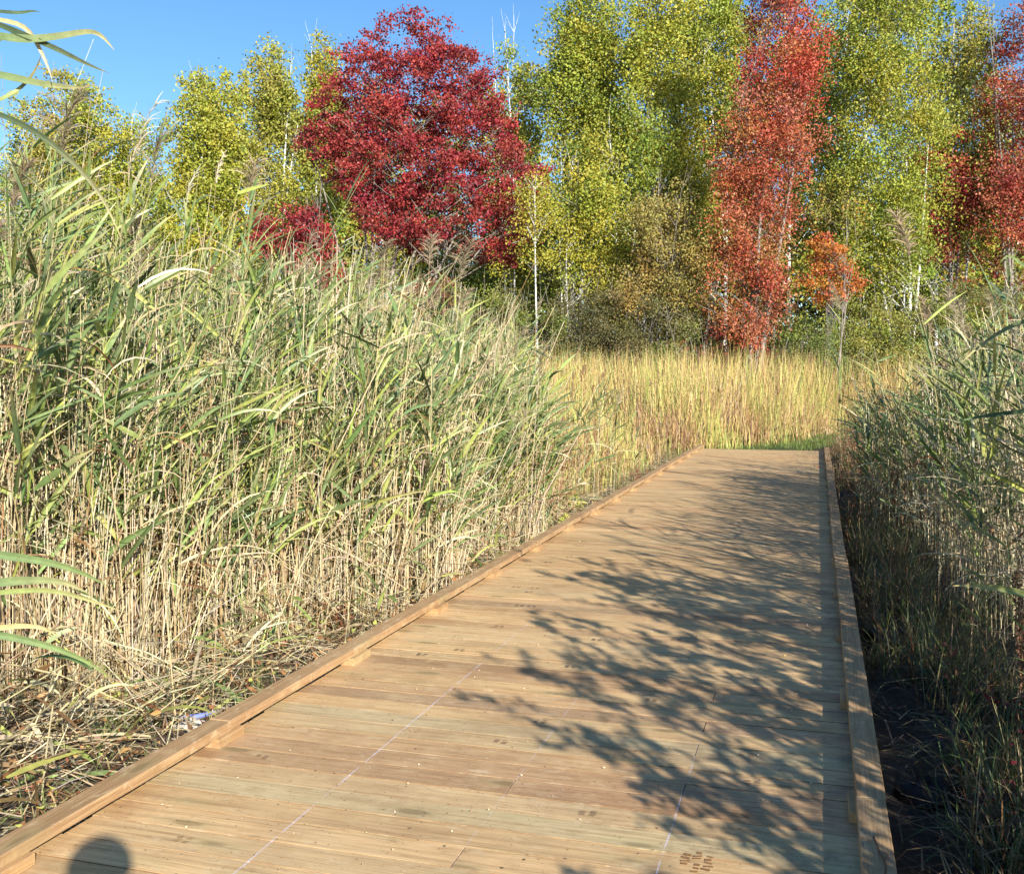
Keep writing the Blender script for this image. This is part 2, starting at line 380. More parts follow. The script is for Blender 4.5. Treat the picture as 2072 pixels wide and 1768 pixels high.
def gen_reeds(B, H, green, nleaf=11, K=5, wind=0.0, leafL=(.26, .56), leafW=(.016, .040), fold=0.0, plume=.3, lean=.10, plume_n=46, plumecol=None, t0=.22, kk=4):
    """returns culm, foliage, plume geometry for reeds rooted at B; green = share of green leaves"""
    n = len(B); gc, gf, gp = Geo(), Geo(), Geo()
    la = rng.normal(wind, 1.1, n); lm = np.abs(rng.normal(lean, lean * .6, n)) * H
    ld = np.stack([np.cos(la), np.sin(la), 0 * la], 1)
    t = np.linspace(0, 1, kk + 1)
    def culm(tt): return B[:, None] + np.array([0, 0, 1.]) * (H[:, None] * tt)[..., None] + ld[:, None] * (lm[:, None] * tt ** 2)[..., None]
    isg = rng.random(n) < green
    cc = np.where(isg[:, None], pick([(.36, .36, .15), (.42, .38, .18), (.28, .3, .12)], n), pick(STRAW, n))
    C0 = pick(STRAW, n); C = C0[:, None] * (1 - t)[None, :, None] + cc[:, None] * t[None, :, None]
    gc.tubes(culm(np.tile(t, (n, 1))), rng.uniform(.0028, .0048, (n, 1)) * (1 - .55 * t)[None], C, 3)
    # leaves
    m = n * nleaf; ri = np.repeat(np.arange(n), nleaf); j = np.tile(np.arange(nleaf), n)
    tj = np.clip(t0 + (.97 - t0) * (j + rng.uniform(0, .9, m)) / nleaf, 0, 1)
    keep = rng.random(m) < np.where(isg[ri], 1.0, .35)
    ri, j, tj = ri[keep], j[keep], tj[keep]; m = len(ri)
    base = B[ri] + np.array([0, 0, 1.]) * (H[ri] * tj)[:, None] + ld[ri] * (lm[ri] * tj ** 2)[:, None]
    az0 = rng.uniform(0, 2 * math.pi, n)
    phi = az0[ri] + math.pi * (j % 2) + rng.normal(0, .5, m)
    wmix = rng.random(m) < .5; phi = np.where(wmix, wind + rng.normal(0, .75, m), phi)
    dry = rng.random(m) < np.clip(1.15 - 1.75 * tj, .08, 1.0)
    dry |= ~isg[ri]
    th0 = np.where(dry, rng.uniform(.5, 1.6, m), rng.uniform(.3, 1.2, m)); bend = np.where(dry, rng.uniform(.3, 1.9, m), rng.uniform(.05, 1.1, m) * np.where(rng.random(m) < .75, .3, 1))
    L = rng.uniform(*leafL, m) * np.where(tj > .9, .75, 1); Wd = rng.uniform(*leafW, m) * np.where(dry, .5, 1)
    P, S = leafpaths(base, phi, th0, bend, L, K, rng.normal(0, .7, m))
    cg = pick(GREENS, m); cd = np.where((rng.random(m) < .3)[:, None], pick(BROWN, m), pick(STRAW, m))
    c_ = np.where(dry[:, None], cd, cg); tip = np.where((rng.random(m) < .45)[:, None], pick(STRAW, m), c_ * 1.1)
    tt = np.linspace(0, 1, K + 1) ** 3
    C = c_[:, None] * (1 - tt)[None, :, None] + tip[:, None] * tt[None, :, None]
    gf.ribbons(P, Wd[:, None] * wprofile(K)[None], S, C, fold)
    # plumes
    ip = np.where(rng.random(n) < plume)[0]
    if len(ip):
        q = plume_n; k = len(ip); pi_ = np.repeat(ip, q); u = np.tile(np.linspace(0, 1, q), k)
        PL = rng.uniform(.26, .40, k) * (.75 if plumecol else 1); PLr = np.repeat(PL, q)
        pd = np.repeat(wind + rng.normal(0, .6, k), q)
        top = B[ip] + np.array([0, 0, 1.]) * H[ip][:, None] + ld[ip] * lm[ip][:, None]
        up = np.array([0, 0, 1.])
        ax = np.repeat(top, q, 0) + up * (PLr * u * .95)[:, None] + np.stack([np.cos(pd), np.sin(pd), 0 * pd], 1) * (PLr * .35 * u ** 2)[:, None]
        phi = pd + rng.normal(0, 1.7, len(pd)) * (.5 if plumecol else 1)
        L = PLr * rng.uniform(.25, .62, len(pd)) * (.6 if plumecol else 1) * np.sin(math.pi * np.clip(.12 + .85 * (1 - u), 0, 1)) ** .7 + .01
        P, S = leafpaths(ax, phi, rng.uniform(.35, 1.0, len(pd)) * (.5 if plumecol else 1), rng.uniform(.3, 1.5, len(pd)), L, 3, rng.uniform(0, 3, len(pd)))
        pc = np.repeat(pick(plumecol or [(.32, .25, .16), (.38, .30, .19), (.26, .19, .12), (.44, .36, .24)], k, .1), q, 0)
        gp.ribbons(P, np.full((len(pd), 4), .0055) * np.array([1, 1.3, 1.0, .3])[None], S, pc[:, None] * np.array([.85, 1, 1.15, 1.3])[None, :, None], 0)
        axl = np.stack([top, top + up * (PL * .5)[:, None], top + up * (PL * .95)[:, None] + np.stack([np.cos(pd[::q]), np.sin(pd[::q]), 0 * PL], 1) * (PL * .33)[:, None]], 1)
        gp.tubes(axl, np.array([[.003, .002, .001]]), pick([(.35, .27, .16)], k)[:, None], 3)
    return gc, gf, gp
def merge(*gs):
    o = Geo()
    for q in gs:
        for v, f, c_, r in zip(q.v, q.f, q.c, q.r):
            o.v.append(v); o.c.append(c_); o.r.append(r)
        off = 0
    o.f = []; tot = 0
    for q in gs:
        for f in q.f: o.f.append(f + tot)
        tot += q.n
    o.n = tot
    return o
def ground_pts(X, Y): return np.stack([X, Y, gheight(X, Y) - .01], 1)
def scatter(n, cond, xr, yr):
    X = rng.uniform(*xr, n * 4); Y = rng.uniform(*yr, n * 4); s = X * U[0] + Y * U[1]; q = X * N[0] + Y * N[1]
    k = cond(X, Y, s, q); X, Y = X[k][:n], Y[k][:n]
    return X, Y, X * U[0] + Y * U[1], X * N[0] + Y * N[1]
def left_edge(s):        # front edge (n) of the standing reeds on the left
    return -2.95 - 1.15 * np.exp(-((s - 4.2) / 1.5) ** 2) - 1.2 * (s < 4.2) * np.minimum(np.maximum(4.2 - s, 0), 1) * 0 - .25 * np.sin(s * 2.3) - .5 * (s < 4.2)
def left_cond(X, Y, s, q):
    lim = np.minimum(.055 * Y - .02, 99)
    return (q < left_edge(s)) & (Y > 2.2) & (X < .045 * Y - .07 * np.maximum(Y - 9, 0)) & (X > -.56 * Y - 1.2)
# left bed, front band (dense) then thinner behind
X, Y, s_, q_ = scatter(2800, lambda X, Y, s, q: left_cond(X, Y, s, q) & (q > left_edge(s) - 2.2), (-9, 3), (2.2, 13.5))
Hh = np.clip(rng.normal(2.05, .42, len(X)), 1.0, 2.9) * np.clip(.72 + .28 * (left_edge(s_) - q_) / 1.2, .6, 1.06)
Hh *= np.clip(1.12 - .022 * (s_ - 4), .82, 1.12) * np.clip(1 + .7 * (-X / Y - .22), 1, 1.2)
f1 = gen_reeds(ground_pts(X, Y), Hh, .62, 13, 5, wind=.1, plume=.02, lean=.12, fold=.22, t0=.3)
X, Y, s_, q_ = scatter(3300, lambda X, Y, s, q: left_cond(X, Y, s, q) & (q < left_edge(s) - 1.8), (-16, 2.5), (3.0, 22))
Hh = np.clip(rng.normal(2.4, .33, len(X)), 1.4, 3.3) * np.clip(1 + .5 * (-X / Y - .25), 1, 1.12)
f2 = gen_reeds(ground_pts(X, Y), Hh, .85, 11, 4, wind=.1, plume=.07, lean=.08, t0=.45, plume_n=34, leafW=(.014, .034))
X, Y, s_, q_ = scatter(22, lambda X, Y, s, q: (q < -2.65) & (Y > 9.5) & (Y < 19) & (X > .05 * Y) & (X < (.14 - .06 * rng.random(len(X))) * Y), (0, 3), (9.5, 19))
f3 = gen_reeds(ground_pts(X, Y), rng.uniform(1.0, 2.0, len(X)) * np.clip(1.2 - .02 * Y, .8, 1), .8, 9, 4, wind=.1, plume=.02)
# last year's bare culms
X, Y, s_, q_ = scatter(13500, lambda X, Y, s, q: left_cond(X, Y, s, q) & (q > left_edge(s) - 2.0), (-9, 3), (2.2, 13.5))
n_ = len(X); B = ground_pts(X, Y); Hh = rng.uniform(.5, 1.95, n_) * np.clip(.75 + .35 * (left_edge(s_) - q_), .75, 1.15); Hh[rng.random(n_) < .2] *= 1.35
az = rng.uniform(0, 6.28, n_); ln = np.abs(rng.normal(0, .24, n_)); t = np.array([0, .5, 1.])
P = B[:, None] + np.stack([np.cos(az)[:, None] * ln[:, None] * Hh[:, None] * t ** 1.5, np.sin(az)[:, None] * ln[:, None] * Hh[:, None] * t ** 1.5, Hh[:, None] * t[None]], -1)
gd = Geo(); gd.tubes(P, rng.uniform(.0028, .005, (n_, 1)) * np.array([[1, .9, .7]]), pick(STRAW + [(.7, .6, .42), (.35, .22, .1)], n_)[:, None], 3)
# leaning and fallen stems along the margin
X, Y, s_, q_ = scatter(2000, lambda X, Y, s, q: (q < -2.75) & (q > left_edge(s) - .8) & (s > 1.5) & (s < 13.5) & (X < .075 * Y), (-7, 3), (2, 14))
n_ = len(X); B = ground_pts(X, Y); B[:, 2] += rng.uniform(.0, .25, n_); L = rng.uniform(.25, 1.1, n_)
el = np.abs(rng.normal(.35, .6, n_)); az = rng.normal(-.3, 1.3, n_)
D = np.stack([np.cos(el) * np.cos(az), np.cos(el) * np.sin(az), np.sin(el)], 1)
far = (B + D * L[:, None]) @ N > -2.45; D[far, :2] *= -1
P = B[:, None] + D[:, None] * (L[:, None] * t)[..., None]; P[:, 2, 2] -= L * .1
P[..., 2] = np.maximum(P[..., 2], gheight(P[..., 0], P[..., 1]) + .01)
gd.tubes(P, rng.uniform(.0015, .0038, (n_, 1)) * np.ones((1, 3)), pick(STRAW, n_)[:, None], 3)
X, Y, s_, q_ = scatter(2600, lambda X, Y, s, q: (q < -2.7) & (q > left_edge(s) - .9) & (s > 1.5) & (s < 13.5) & (X < .075 * Y), (-7, 3), (2, 14))
n_ = len(X); B = ground_pts(X, Y); B[:, 2] += rng.random(n_) ** 1.5 * .45
P, S = leafpaths(B, rng.uniform(0, 6.28, n_), rng.uniform(.5, 1.5, n_), rng.uniform(.2, 1.4, n_), rng.uniform(.15, .45, n_), 5, rng.normal(0, .8, n_))
P[..., 2] = np.maximum(P[..., 2], gheight(P[..., 0], P[..., 1]) + .01)
ok = ~((P @ N) > -2.46).any(1); P, S = P[ok], S[ok]; n_ = len(P)
gl_ = Geo(); gl_.ribbons(P, rng.uniform(.008, .026, (n_, 1)) * wprofile(5)[None], S, pick(STRAW + BROWN + GREENS[:5], n_)[:, None])
o = merge(*f1, *f2, *f3, gd, gl_).build('reed_bed', M_REED)
tag(o, 'dense green and straw-coloured reeds filling the left bank', 'reed bed', kind='stuff')

# right bed
def right_edge(s): return np.where(s < 9, 1.15 + .12 * np.sin(s * 2), 1.15 - .5 * np.clip((s - 9) / 3, 0, 1)) + .1 * np.sin(s * 1.3)
def right_cond(X, Y, s, q): return (q > right_edge(s)) & (s < 14.5 + 1.5 * np.sin(q * 4))
X, Y, s_, q_ = scatter(1950, lambda X, Y, s, q: right_cond(X, Y, s, q) & (q < right_edge(s) + 1.5) & (s > 4.6), (0, 12), (1.8, 22))
Hh = np.clip(rng.normal(2.15, .35, len(X)), 1.0, 2.9) * np.clip(.55 + .09 * s_, .6, 1) * np.clip(.7 + .35 * (q_ - right_edge(s_)), .65, 1.05) * np.clip(1.06 - .03 * np.maximum(s_ - 8, 0), .55, 1.1)
r1 = gen_reeds(ground_pts(X, Y), Hh, .65, 12, 5, wind=2.6, plume=.05, lean=.10, fold=.22)
X, Y, s_, q_ = scatter(420, lambda X, Y, s, q: right_cond(X, Y, s, q) & (q > right_edge(s) + 1.3) & (q < 3.6) & (s > 8), (2, 20), (3, 24))
r2 = gen_reeds(ground_pts(X, Y), np.clip(rng.normal(2.4, .3, len(X)), 1.4, 3.1) * np.where(s_ < 5, .75, 1) * np.clip(1.05 - .025 * np.maximum(s_ - 8, 0), .6, 1.1), .85, 9, 4, wind=2.6, plume=.08, lean=.08, t0=.35, plume_n=30)
X, Y, s_, q_ = scatter(3600, lambda X, Y, s, q: right_cond(X, Y, s, q) & (q < right_edge(s) + 1.5) & (s > 4.6), (0, 12), (1.5, 22))
n_ = len(X); B = ground_pts(X, Y); Hh = rng.uniform(.5, 1.8, n_) * np.clip(1.06 - .03 * np.maximum(s_ - 8, 0), .55, 1.1)
az = rng.uniform(0, 6.28, n_); ln = np.abs(rng.normal(0, .14, n_))
P = B[:, None] + np.stack([np.cos(az)[:, None] * ln[:, None] * Hh[:, None] * t ** 1.5, np.sin(az)[:, None] * ln[:, None] * Hh[:, None] * t ** 1.5, Hh[:, None] * t[None]], -1)
gd = Geo(); gd.tubes(P, rng.uniform(.0028, .005, (n_, 1)) * np.array([[1, .9, .7]]), pick(STRAW, n_)[:, None], 3)
tag(merge(*r1, *r2, gd).build('reed_bed', M_REED), 'shaded green reeds standing thick along the right bank', 'reed bed', kind='stuff')
# ------------------------------------------------------------------ individual reeds
def reed_proto(name, H, green, **kw):
    r = empty(name); gc, gf, gp = gen_reeds(np.array([[0, 0, 0.]]), np.array([H]), green, **kw)
    gc.build('culm', M_STRAW, r)
    if gf.n: gf.build('foliage', M_REED, r)
    if gp.n: gp.build('plume', M_PLUME, r)
    return r
def copy_tree(o, parent=None):
    c_ = o.copy(); COL.objects.link(c_); c_.parent = parent
    for ch in list(o.children): copy_tree(ch, c_)
    return c_
def drop(o):
    for ch in list(o.children): drop(ch)
    bpy.data.objects.remove(o)
protos = {}
for wname, wind in (('L', .1), ('R', 2.7)):
    protos[wname + 'green'] = [reed_proto('reed', 1.0 * h, 1.0, nleaf=12, K=7, wind=wind, fold=.25, plume=0, lean=.10, t0=.28, leafL=(.34, .60), leafW=(.020, .040)) for h in (2.5, 2.6, 2.7, 2.45, 2.55)]
    protos[wname + 'plume'] = [reed_proto('plumed_reed', 1.0 * h, 1.0, nleaf=11, K=7, wind=wind, fold=.25, plume=1, plume_n=120, lean=.08, t0=.3, leafL=(.32, .55), leafW=(.022, .038)) for h in (2.9, 2.8, 2.95, 2.85)]
    protos[wname + 'dead'] = [reed_proto('dry_reed', 1.0 * h, 0.0, nleaf=4, K=5, wind=wind, plume=1, plume_n=40, lean=.05, plumecol=[(.68, .56, .4)]) for h in (2.9, 2.75, 3.0)]
used = set()
def put(key, X, Y, sc, label, cat, group):
    for i in range(len(X)):
        p = protos[key][i % len(protos[key])]
        o = p if id(p) not in used else copy_tree(p)
        used.add(id(p))
        o.location = (X[i], Y[i], float(gheight(np.array(X[i]), np.array(Y[i]))) - .01); o.rotation_euler = (0, 0, random.uniform(-.5, .5)); s = sc[i]; o.scale = (s, s, s)
        tag(o, label, cat, group)
def lf(n, d0, d1, y0=2.6, y1=13): return scatter(n, lambda X, Y, s, q: left_cond(X, Y, s, q) & (q < left_edge(s) - d0) & (q > left_edge(s) - d1) & (X > -.51 * Y), (-9, 3), (y0, y1))
X, Y, s_, q_ = lf(95, -.05, 1.2); put('Lgreen', X, Y, rng.uniform(.5, .85, 95), 'leafy green reed without a plume at the front of the left reed bed', 'reed', 'green reeds at the front of the left bed')
X, Y, s_, q_ = lf(45, 1.0, 2.6); put('Lgreen', X, Y, rng.uniform(.85, 1.02, 45), 'tall leafy green reed without a plume deeper in the left reed bed', 'reed', 'tall green reeds in the left bed')
X, Y, s_, q_ = lf(26, 1.0, 3.5, 4, 13); put('Lplume', X, Y, rng.uniform(.84, .98, 26)[:len(X)], 'tall green reed with a feathery brown plume in the left bed', 'plumed reed', 'plumed reeds in the left bed')
X, Y, s_, q_ = lf(55, .6, 3.2, 4, 13); put('Ldead', X, Y, rng.uniform(.68, .95, 55), 'bleached dry reed stalk with thin pale seed head in the left bed', 'dry reed', 'dry stalks in the left bed')
def rf(n, d0, d1, y0=3.2, y1=15): return scatter(n, lambda X, Y, s, q: right_cond(X, Y, s, q) & (q > right_edge(s) + d0) & (q < right_edge(s) + d1) & (X < .52 * Y), (0, 9), (y0, y1))
X, Y, s_, q_ = rf(50, -.05, 1.5); n_ = len(X); put('Rgreen', X, Y, rng.uniform(.55, .92, n_), 'leafy green reed without a plume along the right side of the boardwalk', 'reed', 'green reeds of the right bed')
X, Y, s_, q_ = scatter(30, lambda X, Y, s, q: (q > .75) & (q < 1.3) & (s > 3.6) & (s < 11), (0, 6), (3, 12)); put('Rgreen', X, Y, rng.uniform(.3, .5, 30), 'short broad leaved green reed at the foot of the right reed bed', 'reed', 'short reeds on the right verge')
X, Y, s_, q_ = rf(18, .7, 2.5, 5, 14); n_ = len(X); put('Rplume', X, Y, rng.uniform(.78, .92, n_), 'green reed with a feathery brown plume on the right bank', 'plumed reed', 'plumed reeds of the right bed')
X, Y, s_, q_ = rf(12, .7, 2.5, 5, 14); n_ = len(X); put('Rdead', X, Y, rng.uniform(.65, .85, n_), 'bleached dry reed stalk with thin seed head on the right bank', 'dry reed', 'dry stalks of the right bed')
# placed ones that stand out in the photo: x, y of the tip and distance
def tall(key, x, ytip, Yd, label, cat, k=0):
    p = protos[key][k]; o = copy_tree(p); b = at(x, 884, Yd); top = at(x, ytip, Yd)
    z0 = float(gheight(np.array(b[0]), np.array(b[1]))) - .01
    hgt = {'Lplume': (3.2, 3.1, 3.25, 3.15), 'Rplume': (3.2, 3.1, 3.25, 3.15), 'Ldead': (3.2, 3.05, 3.3), 'Rgreen': (2.9, 3.0, 3.1, 2.85, 2.95), 'Lgreen': (2.9, 3.0, 3.1, 2.85, 2.95)}[key][k]
    o.location = (b[0], b[1], z0); s = (top[2] - z0) / hgt; o.scale = (s, s, s); tag(o, label, cat)
tall('Lplume', 140, 200, 6.6, 'tallest plumed reed, its brown plume against the sky at upper left', 'plumed reed', 0)
tall('Lplume', 95, 320, 6.2, 'plumed reed just left of the tallest one, its plume lower', 'plumed reed', 2)
tall('Lplume', 492, 320, 8.5, 'plumed reed in front of the olive birch left of the crimson maple', 'plumed reed', 1)
tall('Ldead', 398, 290, 7.6, 'tall pale dry stalk in front of the leftmost green birch', 'dry reed', 0)
tall('Ldead', 310, 250, 7.2, 'tall pale dry stalk standing in front of the far left birches', 'dry reed', 1)
tall('Ldead', 330, 315, 7.4, 'pale dry stalk in the sky gap between the birch groups', 'dry reed', 2)
tall('Lplume', 850, 470, 9.0, 'plumed reed in front of the crimson maple trunk', 'plumed reed', 3)
tall('Lplume', 945, 500, 9.6, 'plumed reed below the right side of the crimson maple', 'plumed reed', 0)
tall('Lgreen', 1100, 545, 10.3, 'green reed at the right end of the left reed bed, against brush', 'reed', 1)
tall('Rgreen', 1975, 400, 6.4, 'tallest reed of the right bank, blades rising in front of the red trees', 'reed', 0)
tall('Rplume', 1935, 440, 7.4, 'plumed reed beside the tallest reed of the right bank', 'plumed reed', 1)
tall('Rplume', 1700, 590, 15.0, 'lone plumed reed leaning beside the small orange maple', 'plumed reed', 2)
for x, y, rz, tilt, sc, lab in ((700, 1345, 2.0, 1.0, .55, 'green reed bent low over the litter beside the left rail'), (640, 1310, 2.6, .8, .5, 'smaller green reed leaning left above the painted branch'), (560, 1390, 1.2, 1.1, .42, 'green reed drooping to the left rail near the first spacer block'), (930, 1225, 2.4, .7, .5, 'short green reed leaning over the straw farther up the left rail')):
    o = copy_tree(protos['Lgreen'][1]); d_ = FW + (x - 1036) / FV * np.array([1., 0, 0]) + (y - 884) / FV * DN; b = np.array([0, 0, EYE]) + d_ * ((GZ - EYE) / d_[2])
    if b @ N > -2.9: b = b - N * (b @ N + 2.9)
    o.location = tuple(b); o.rotation_euler = (0, -tilt, rz - 2.2); o.scale = (sc,) * 3; tag(o, lab, 'reed')
for L in protos.values():
    for p in L:
        if id(p) not in used: drop(p)

# hand-shaped near leaves that reach into the frame from the left and the right
def near_reed(name, base, top, leaves, Yd, label, cw=.032):
    r = empty(name, tuple(base))
    b = np.array([0, 0, 0.]); tp = np.array(top) - base
    g = Geo(); tt = np.linspace(0, 1, 9)
    g.tubes((b + tp * tt[:, None] + np.array([.05, 0, 0]) * np.sin(tt * 3)[:, None])[None], (.0055 - .003 * tt)[None], pick([(.4, .38, .17)], 1)[:, None], 6)
    g.build('culm', M_STRAW, r, True)
    for pts, w, cA, cB in leaves:
        K = 16; pts = np.array([at(x, y, Yd + .0) for x, y in pts]) - base
        root = tp * np.clip(pts[0][2] / tp[2], 0, 1)
        pts = np.concatenate([[root], pts]); d = np.concatenate([[0], np.cumsum(np.linalg.norm(np.diff(pts, axis=0), axis=1))]); d /= d[-1]
        tk = np.linspace(0, 1, K + 1); P = np.stack([np.interp(tk, d, pts[:, i]) for i in range(3)], 1)
        for _ in range(3): P[1:-1] = .25 * P[:-2] + .5 * P[1:-1] + .25 * P[2:]
        P[:, 1] += .12 * np.sin(tk * 2.5)
        T = np.gradient(P, axis=0); T /= np.linalg.norm(T, axis=1, keepdims=True)
        S = np.cross(T, np.array([0, -1., .25])); S /= np.linalg.norm(S, axis=1, keepdims=True)
        c_ = lerp(np.array(cA), np.array(cB), tk[:, None] ** 2)
        g = Geo(); g.ribbons(P[None], (.78 * w * wprofile(K))[None], S[None], c_[None], .3); g.build('leaf', M_REED, r)
    return r
GA, GB, ST = (.17, .24, .10), (.26, .31, .10), (.5, .42, .2)
DK = (.06, .10, .05)
b0 = at(-105, 884, 3.35); b0[2] = GZ
o = near_reed('reed', b0, at(-60, 20, 3.35), [
    ([(-40, 62), (20, 66), (90, 48), (165, 33), (192, 62), (214, 88)], .040, GA, ST),
    ([(-50, 30), (10, 48), (85, 76), (140, 105), (205, 136)], .028, DK, (.2, .2, .1)),
    ([(-40, 140), (0, 142), (80, 152), (162, 164)], .036, GA, ST),
    ([(-50, 215), (0, 166), (30, 130), (66, 86)], .022, GB, (.3, .2, .1)),
    ([(22, 28), (38, 60), (58, 100), (86, 152)], .022, ST, (.6, .55, .4)),
    ([(-50, 212), (0, 228), (50, 252), (110, 305), (170, 372), (230, 480)], .026, DK, ST),
    ([(-30, 5), (30, -5), (60, 8)], .02, DK, GA)], 3.35, '')
tag(o, 'near reed entering at upper left, long blades bent across the sky', 'reed')
b0 = at(-95, 884, 3.1); b0[2] = GZ
o = near_reed('reed', b0, at(-100, 900, 3.1), [
    ([(-50, 1122), (0, 1136), (70, 1153), (150, 1178), (200, 1196)], .034, GA, GB),
    ([(-50, 1188), (0, 1187), (80, 1190), (125, 1200), (165, 1215)], .036, GA, ST),
    ([(-50, 1208), (0, 1206), (70, 1208), (150, 1232), (240, 1252)], .022, GB, ST),
    ([(-50, 1284), (0, 1283), (50, 1288), (105, 1306)], .024, ST, ST),
    ([(-50, 1285), (0, 1302), (60, 1326), (150, 1360), (205, 1385)], .030, GA, GB)], 3.1, '')
tag(o, 'near reed at the left edge, blades hanging above the litter beside the rail', 'reed')
b0 = at(2200, 884, 2.9); b0[2] = GZ
o = near_reed('reed', b0, at(2190, 1000, 2.9), [
    ([(2130, 1222), (2072, 1207), (2010, 1202), (1950, 1195)], .030, GB, ST)], 2.9, '')
tag(o, 'near reed at the right edge with one bright blade above the mud', 'reed')
b0 = at(2180, 884, 4.2); b0[2] = GZ
o = near_reed('reed', b0, at(2150, 600, 4.2), [
    ([(2110, 640), (2072, 655), (2020, 690), (1960, 735)], .024, GA, ST),
    ([(2110, 830), (2060, 838), (2010, 845), (1950, 855)], .026, DK, GA),
    ([(2130, 560), (2090, 520), (2065, 505), (2040, 530)], .022, GA, GB)], 4.2, '')
tag(o, 'near reed at the right edge with three broad arching blades', 'reed')

# ------------------------------------------------------------------ gold cattail bed
GOLD = [(.62, .44, .17), (.54, .38, .14), (.68, .52, .24), (.46, .42, .12), (.34, .38, .10), (.36, .21, .10), (.56, .38, .17), (.42, .25, .12), (.52, .50, .14)]
def blades(X, Y, H, W, pal, lean=.12, K=4, z0=0.0, bendf=.5, var=.12):
    n = len(X); B = ground_pts(X, Y); B[:, 2] += z0
    P, S = leafpaths(B, rng.uniform(0, 6.28, n), np.abs(rng.normal(0, lean, n)), np.abs(rng.normal(0, bendf, n)), H, K, rng.normal(0, .3, n))
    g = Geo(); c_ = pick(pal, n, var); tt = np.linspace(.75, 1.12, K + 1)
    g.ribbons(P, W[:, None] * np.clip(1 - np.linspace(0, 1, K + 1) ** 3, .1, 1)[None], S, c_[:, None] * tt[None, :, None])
    return g
def cat_front(X, Y, s, q): return np.where(s < 22.5, -3.1 - q, s - np.clip(24 + (q + 2.4) * 3.0, 23.2, 33.5) - .5 * np.sin(q * 2))     # >0 inside
def cat_cond(X, Y, s, q):
    d = cat_front(X, Y, s, q)
    left = (X > .02 * Y) | (Y > 13)
    right = q < np.where(s < 22.5, 99, np.where(s < 26, .8, 9))
    return (d > 0) & left & right & (Y > 9.5) & (X / Y > -.2)
X, Y, s_, q_ = scatter(30000, lambda X, Y, s, q: cat_cond(X, Y, s, q) & (cat_front(X, Y, s, q) < 3.5), (-4, 19), (9.5, 40))
d = cat_front(X, Y, s_, q_); n_ = len(X)
patch = .5 + .5 * np.sin(X * 1.3 + np.sin(Y * .8) * 2)
Hh = rng.uniform(.45, 1.1, n_) * np.clip(.5 + .62 * d, .5, np.where(Y > 22, 2.6, 2.1)) * (.92 + .14 * patch)
cl_ = rng.integers(0, 420, n_); cxy = rng.uniform(0, 1, (420, 2)) ; mv = rng.random(n_) < .0
tone = np.sin(X * 2.3 + np.sin(Y * 1.1) * 3) + np.sin(Y * 1.9 + X * .7)
Hh = Hh * (1 + .10 * np.sin(X * 5.1 + Y * 3.3)) * np.where(rng.random(n_) < .04, 1.18, 1)
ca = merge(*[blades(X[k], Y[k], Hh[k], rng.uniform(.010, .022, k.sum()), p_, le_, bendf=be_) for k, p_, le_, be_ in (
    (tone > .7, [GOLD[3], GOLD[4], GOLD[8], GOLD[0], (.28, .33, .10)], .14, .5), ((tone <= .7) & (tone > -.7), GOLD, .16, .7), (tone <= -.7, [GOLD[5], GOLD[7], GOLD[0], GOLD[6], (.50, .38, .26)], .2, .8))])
X, Y, s_, q_ = scatter(16000, lambda X, Y, s, q: cat_cond(X, Y, s, q) & (cat_front(X, Y, s, q) >= 3.2), (-10, 22), (12, 39))
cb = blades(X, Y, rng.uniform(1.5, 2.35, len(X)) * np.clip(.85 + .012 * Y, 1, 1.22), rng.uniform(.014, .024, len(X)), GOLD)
X, Y, s_, q_ = scatter(420, lambda X, Y, s, q: cat_cond(X, Y, s, q) & (cat_front(X, Y, s, q) > .4) & (cat_front(X, Y, s, q) < 3), (-4, 19), (9.5, 40))
B = ground_pts(X, Y); n_ = len(X); hc = rng.uniform(1.3, 2.1, n_) * np.where(Y > 22, 1.18, 1); ax_ = rng.normal(0, .12, (n_, 2)); Tt = np.array([0, .5, 1.])
Pc_ = B[:, None] + np.stack([ax_[:, :1] * Tt, ax_[:, 1:] * Tt, hc[:, None] * Tt], -1); cs = Geo(); cs.tubes(Pc_, np.full((n_, 3), .004), pick(GOLD, n_)[:, None], 3)
hd_ = np.stack([Pc_[:, 2] - [0, 0, .22], Pc_[:, 2] - [0, 0, .2], Pc_[:, 2] - [0, 0, .06], Pc_[:, 2] - [0, 0, .04]], 1); cs.tubes(hd_, np.array([[.003, .013, .013, .003]]) * np.ones((n_, 1)), pick([(.16, .08, .04), (.22, .12, .06)], n_)[:, None], 5)
# brown-rust weeds mixed in
X, Y, s_, q_ = scatter(9000, lambda X, Y, s, q: cat_cond(X, Y, s, q) & (cat_front(X, Y, s, q) < 2.4) & (np.sin(X * 2.1) + np.sin(Y * 1.7) > .3), (-4, 17), (9.5, 34))
cc_ = blades(X, Y, rng.uniform(.5, 1.5, len(X)), rng.uniform(.006, .012, len(X)), [(.28, .12, .07), (.32, .18, .1), (.22, .11, .06)], .3)
tag(merge(ca, cb, cc_, cs).build('cattail_bed', M_STRAW), 'golden cattail blades standing beyond the end of the boardwalk', 'cattail bed', kind='stuff')

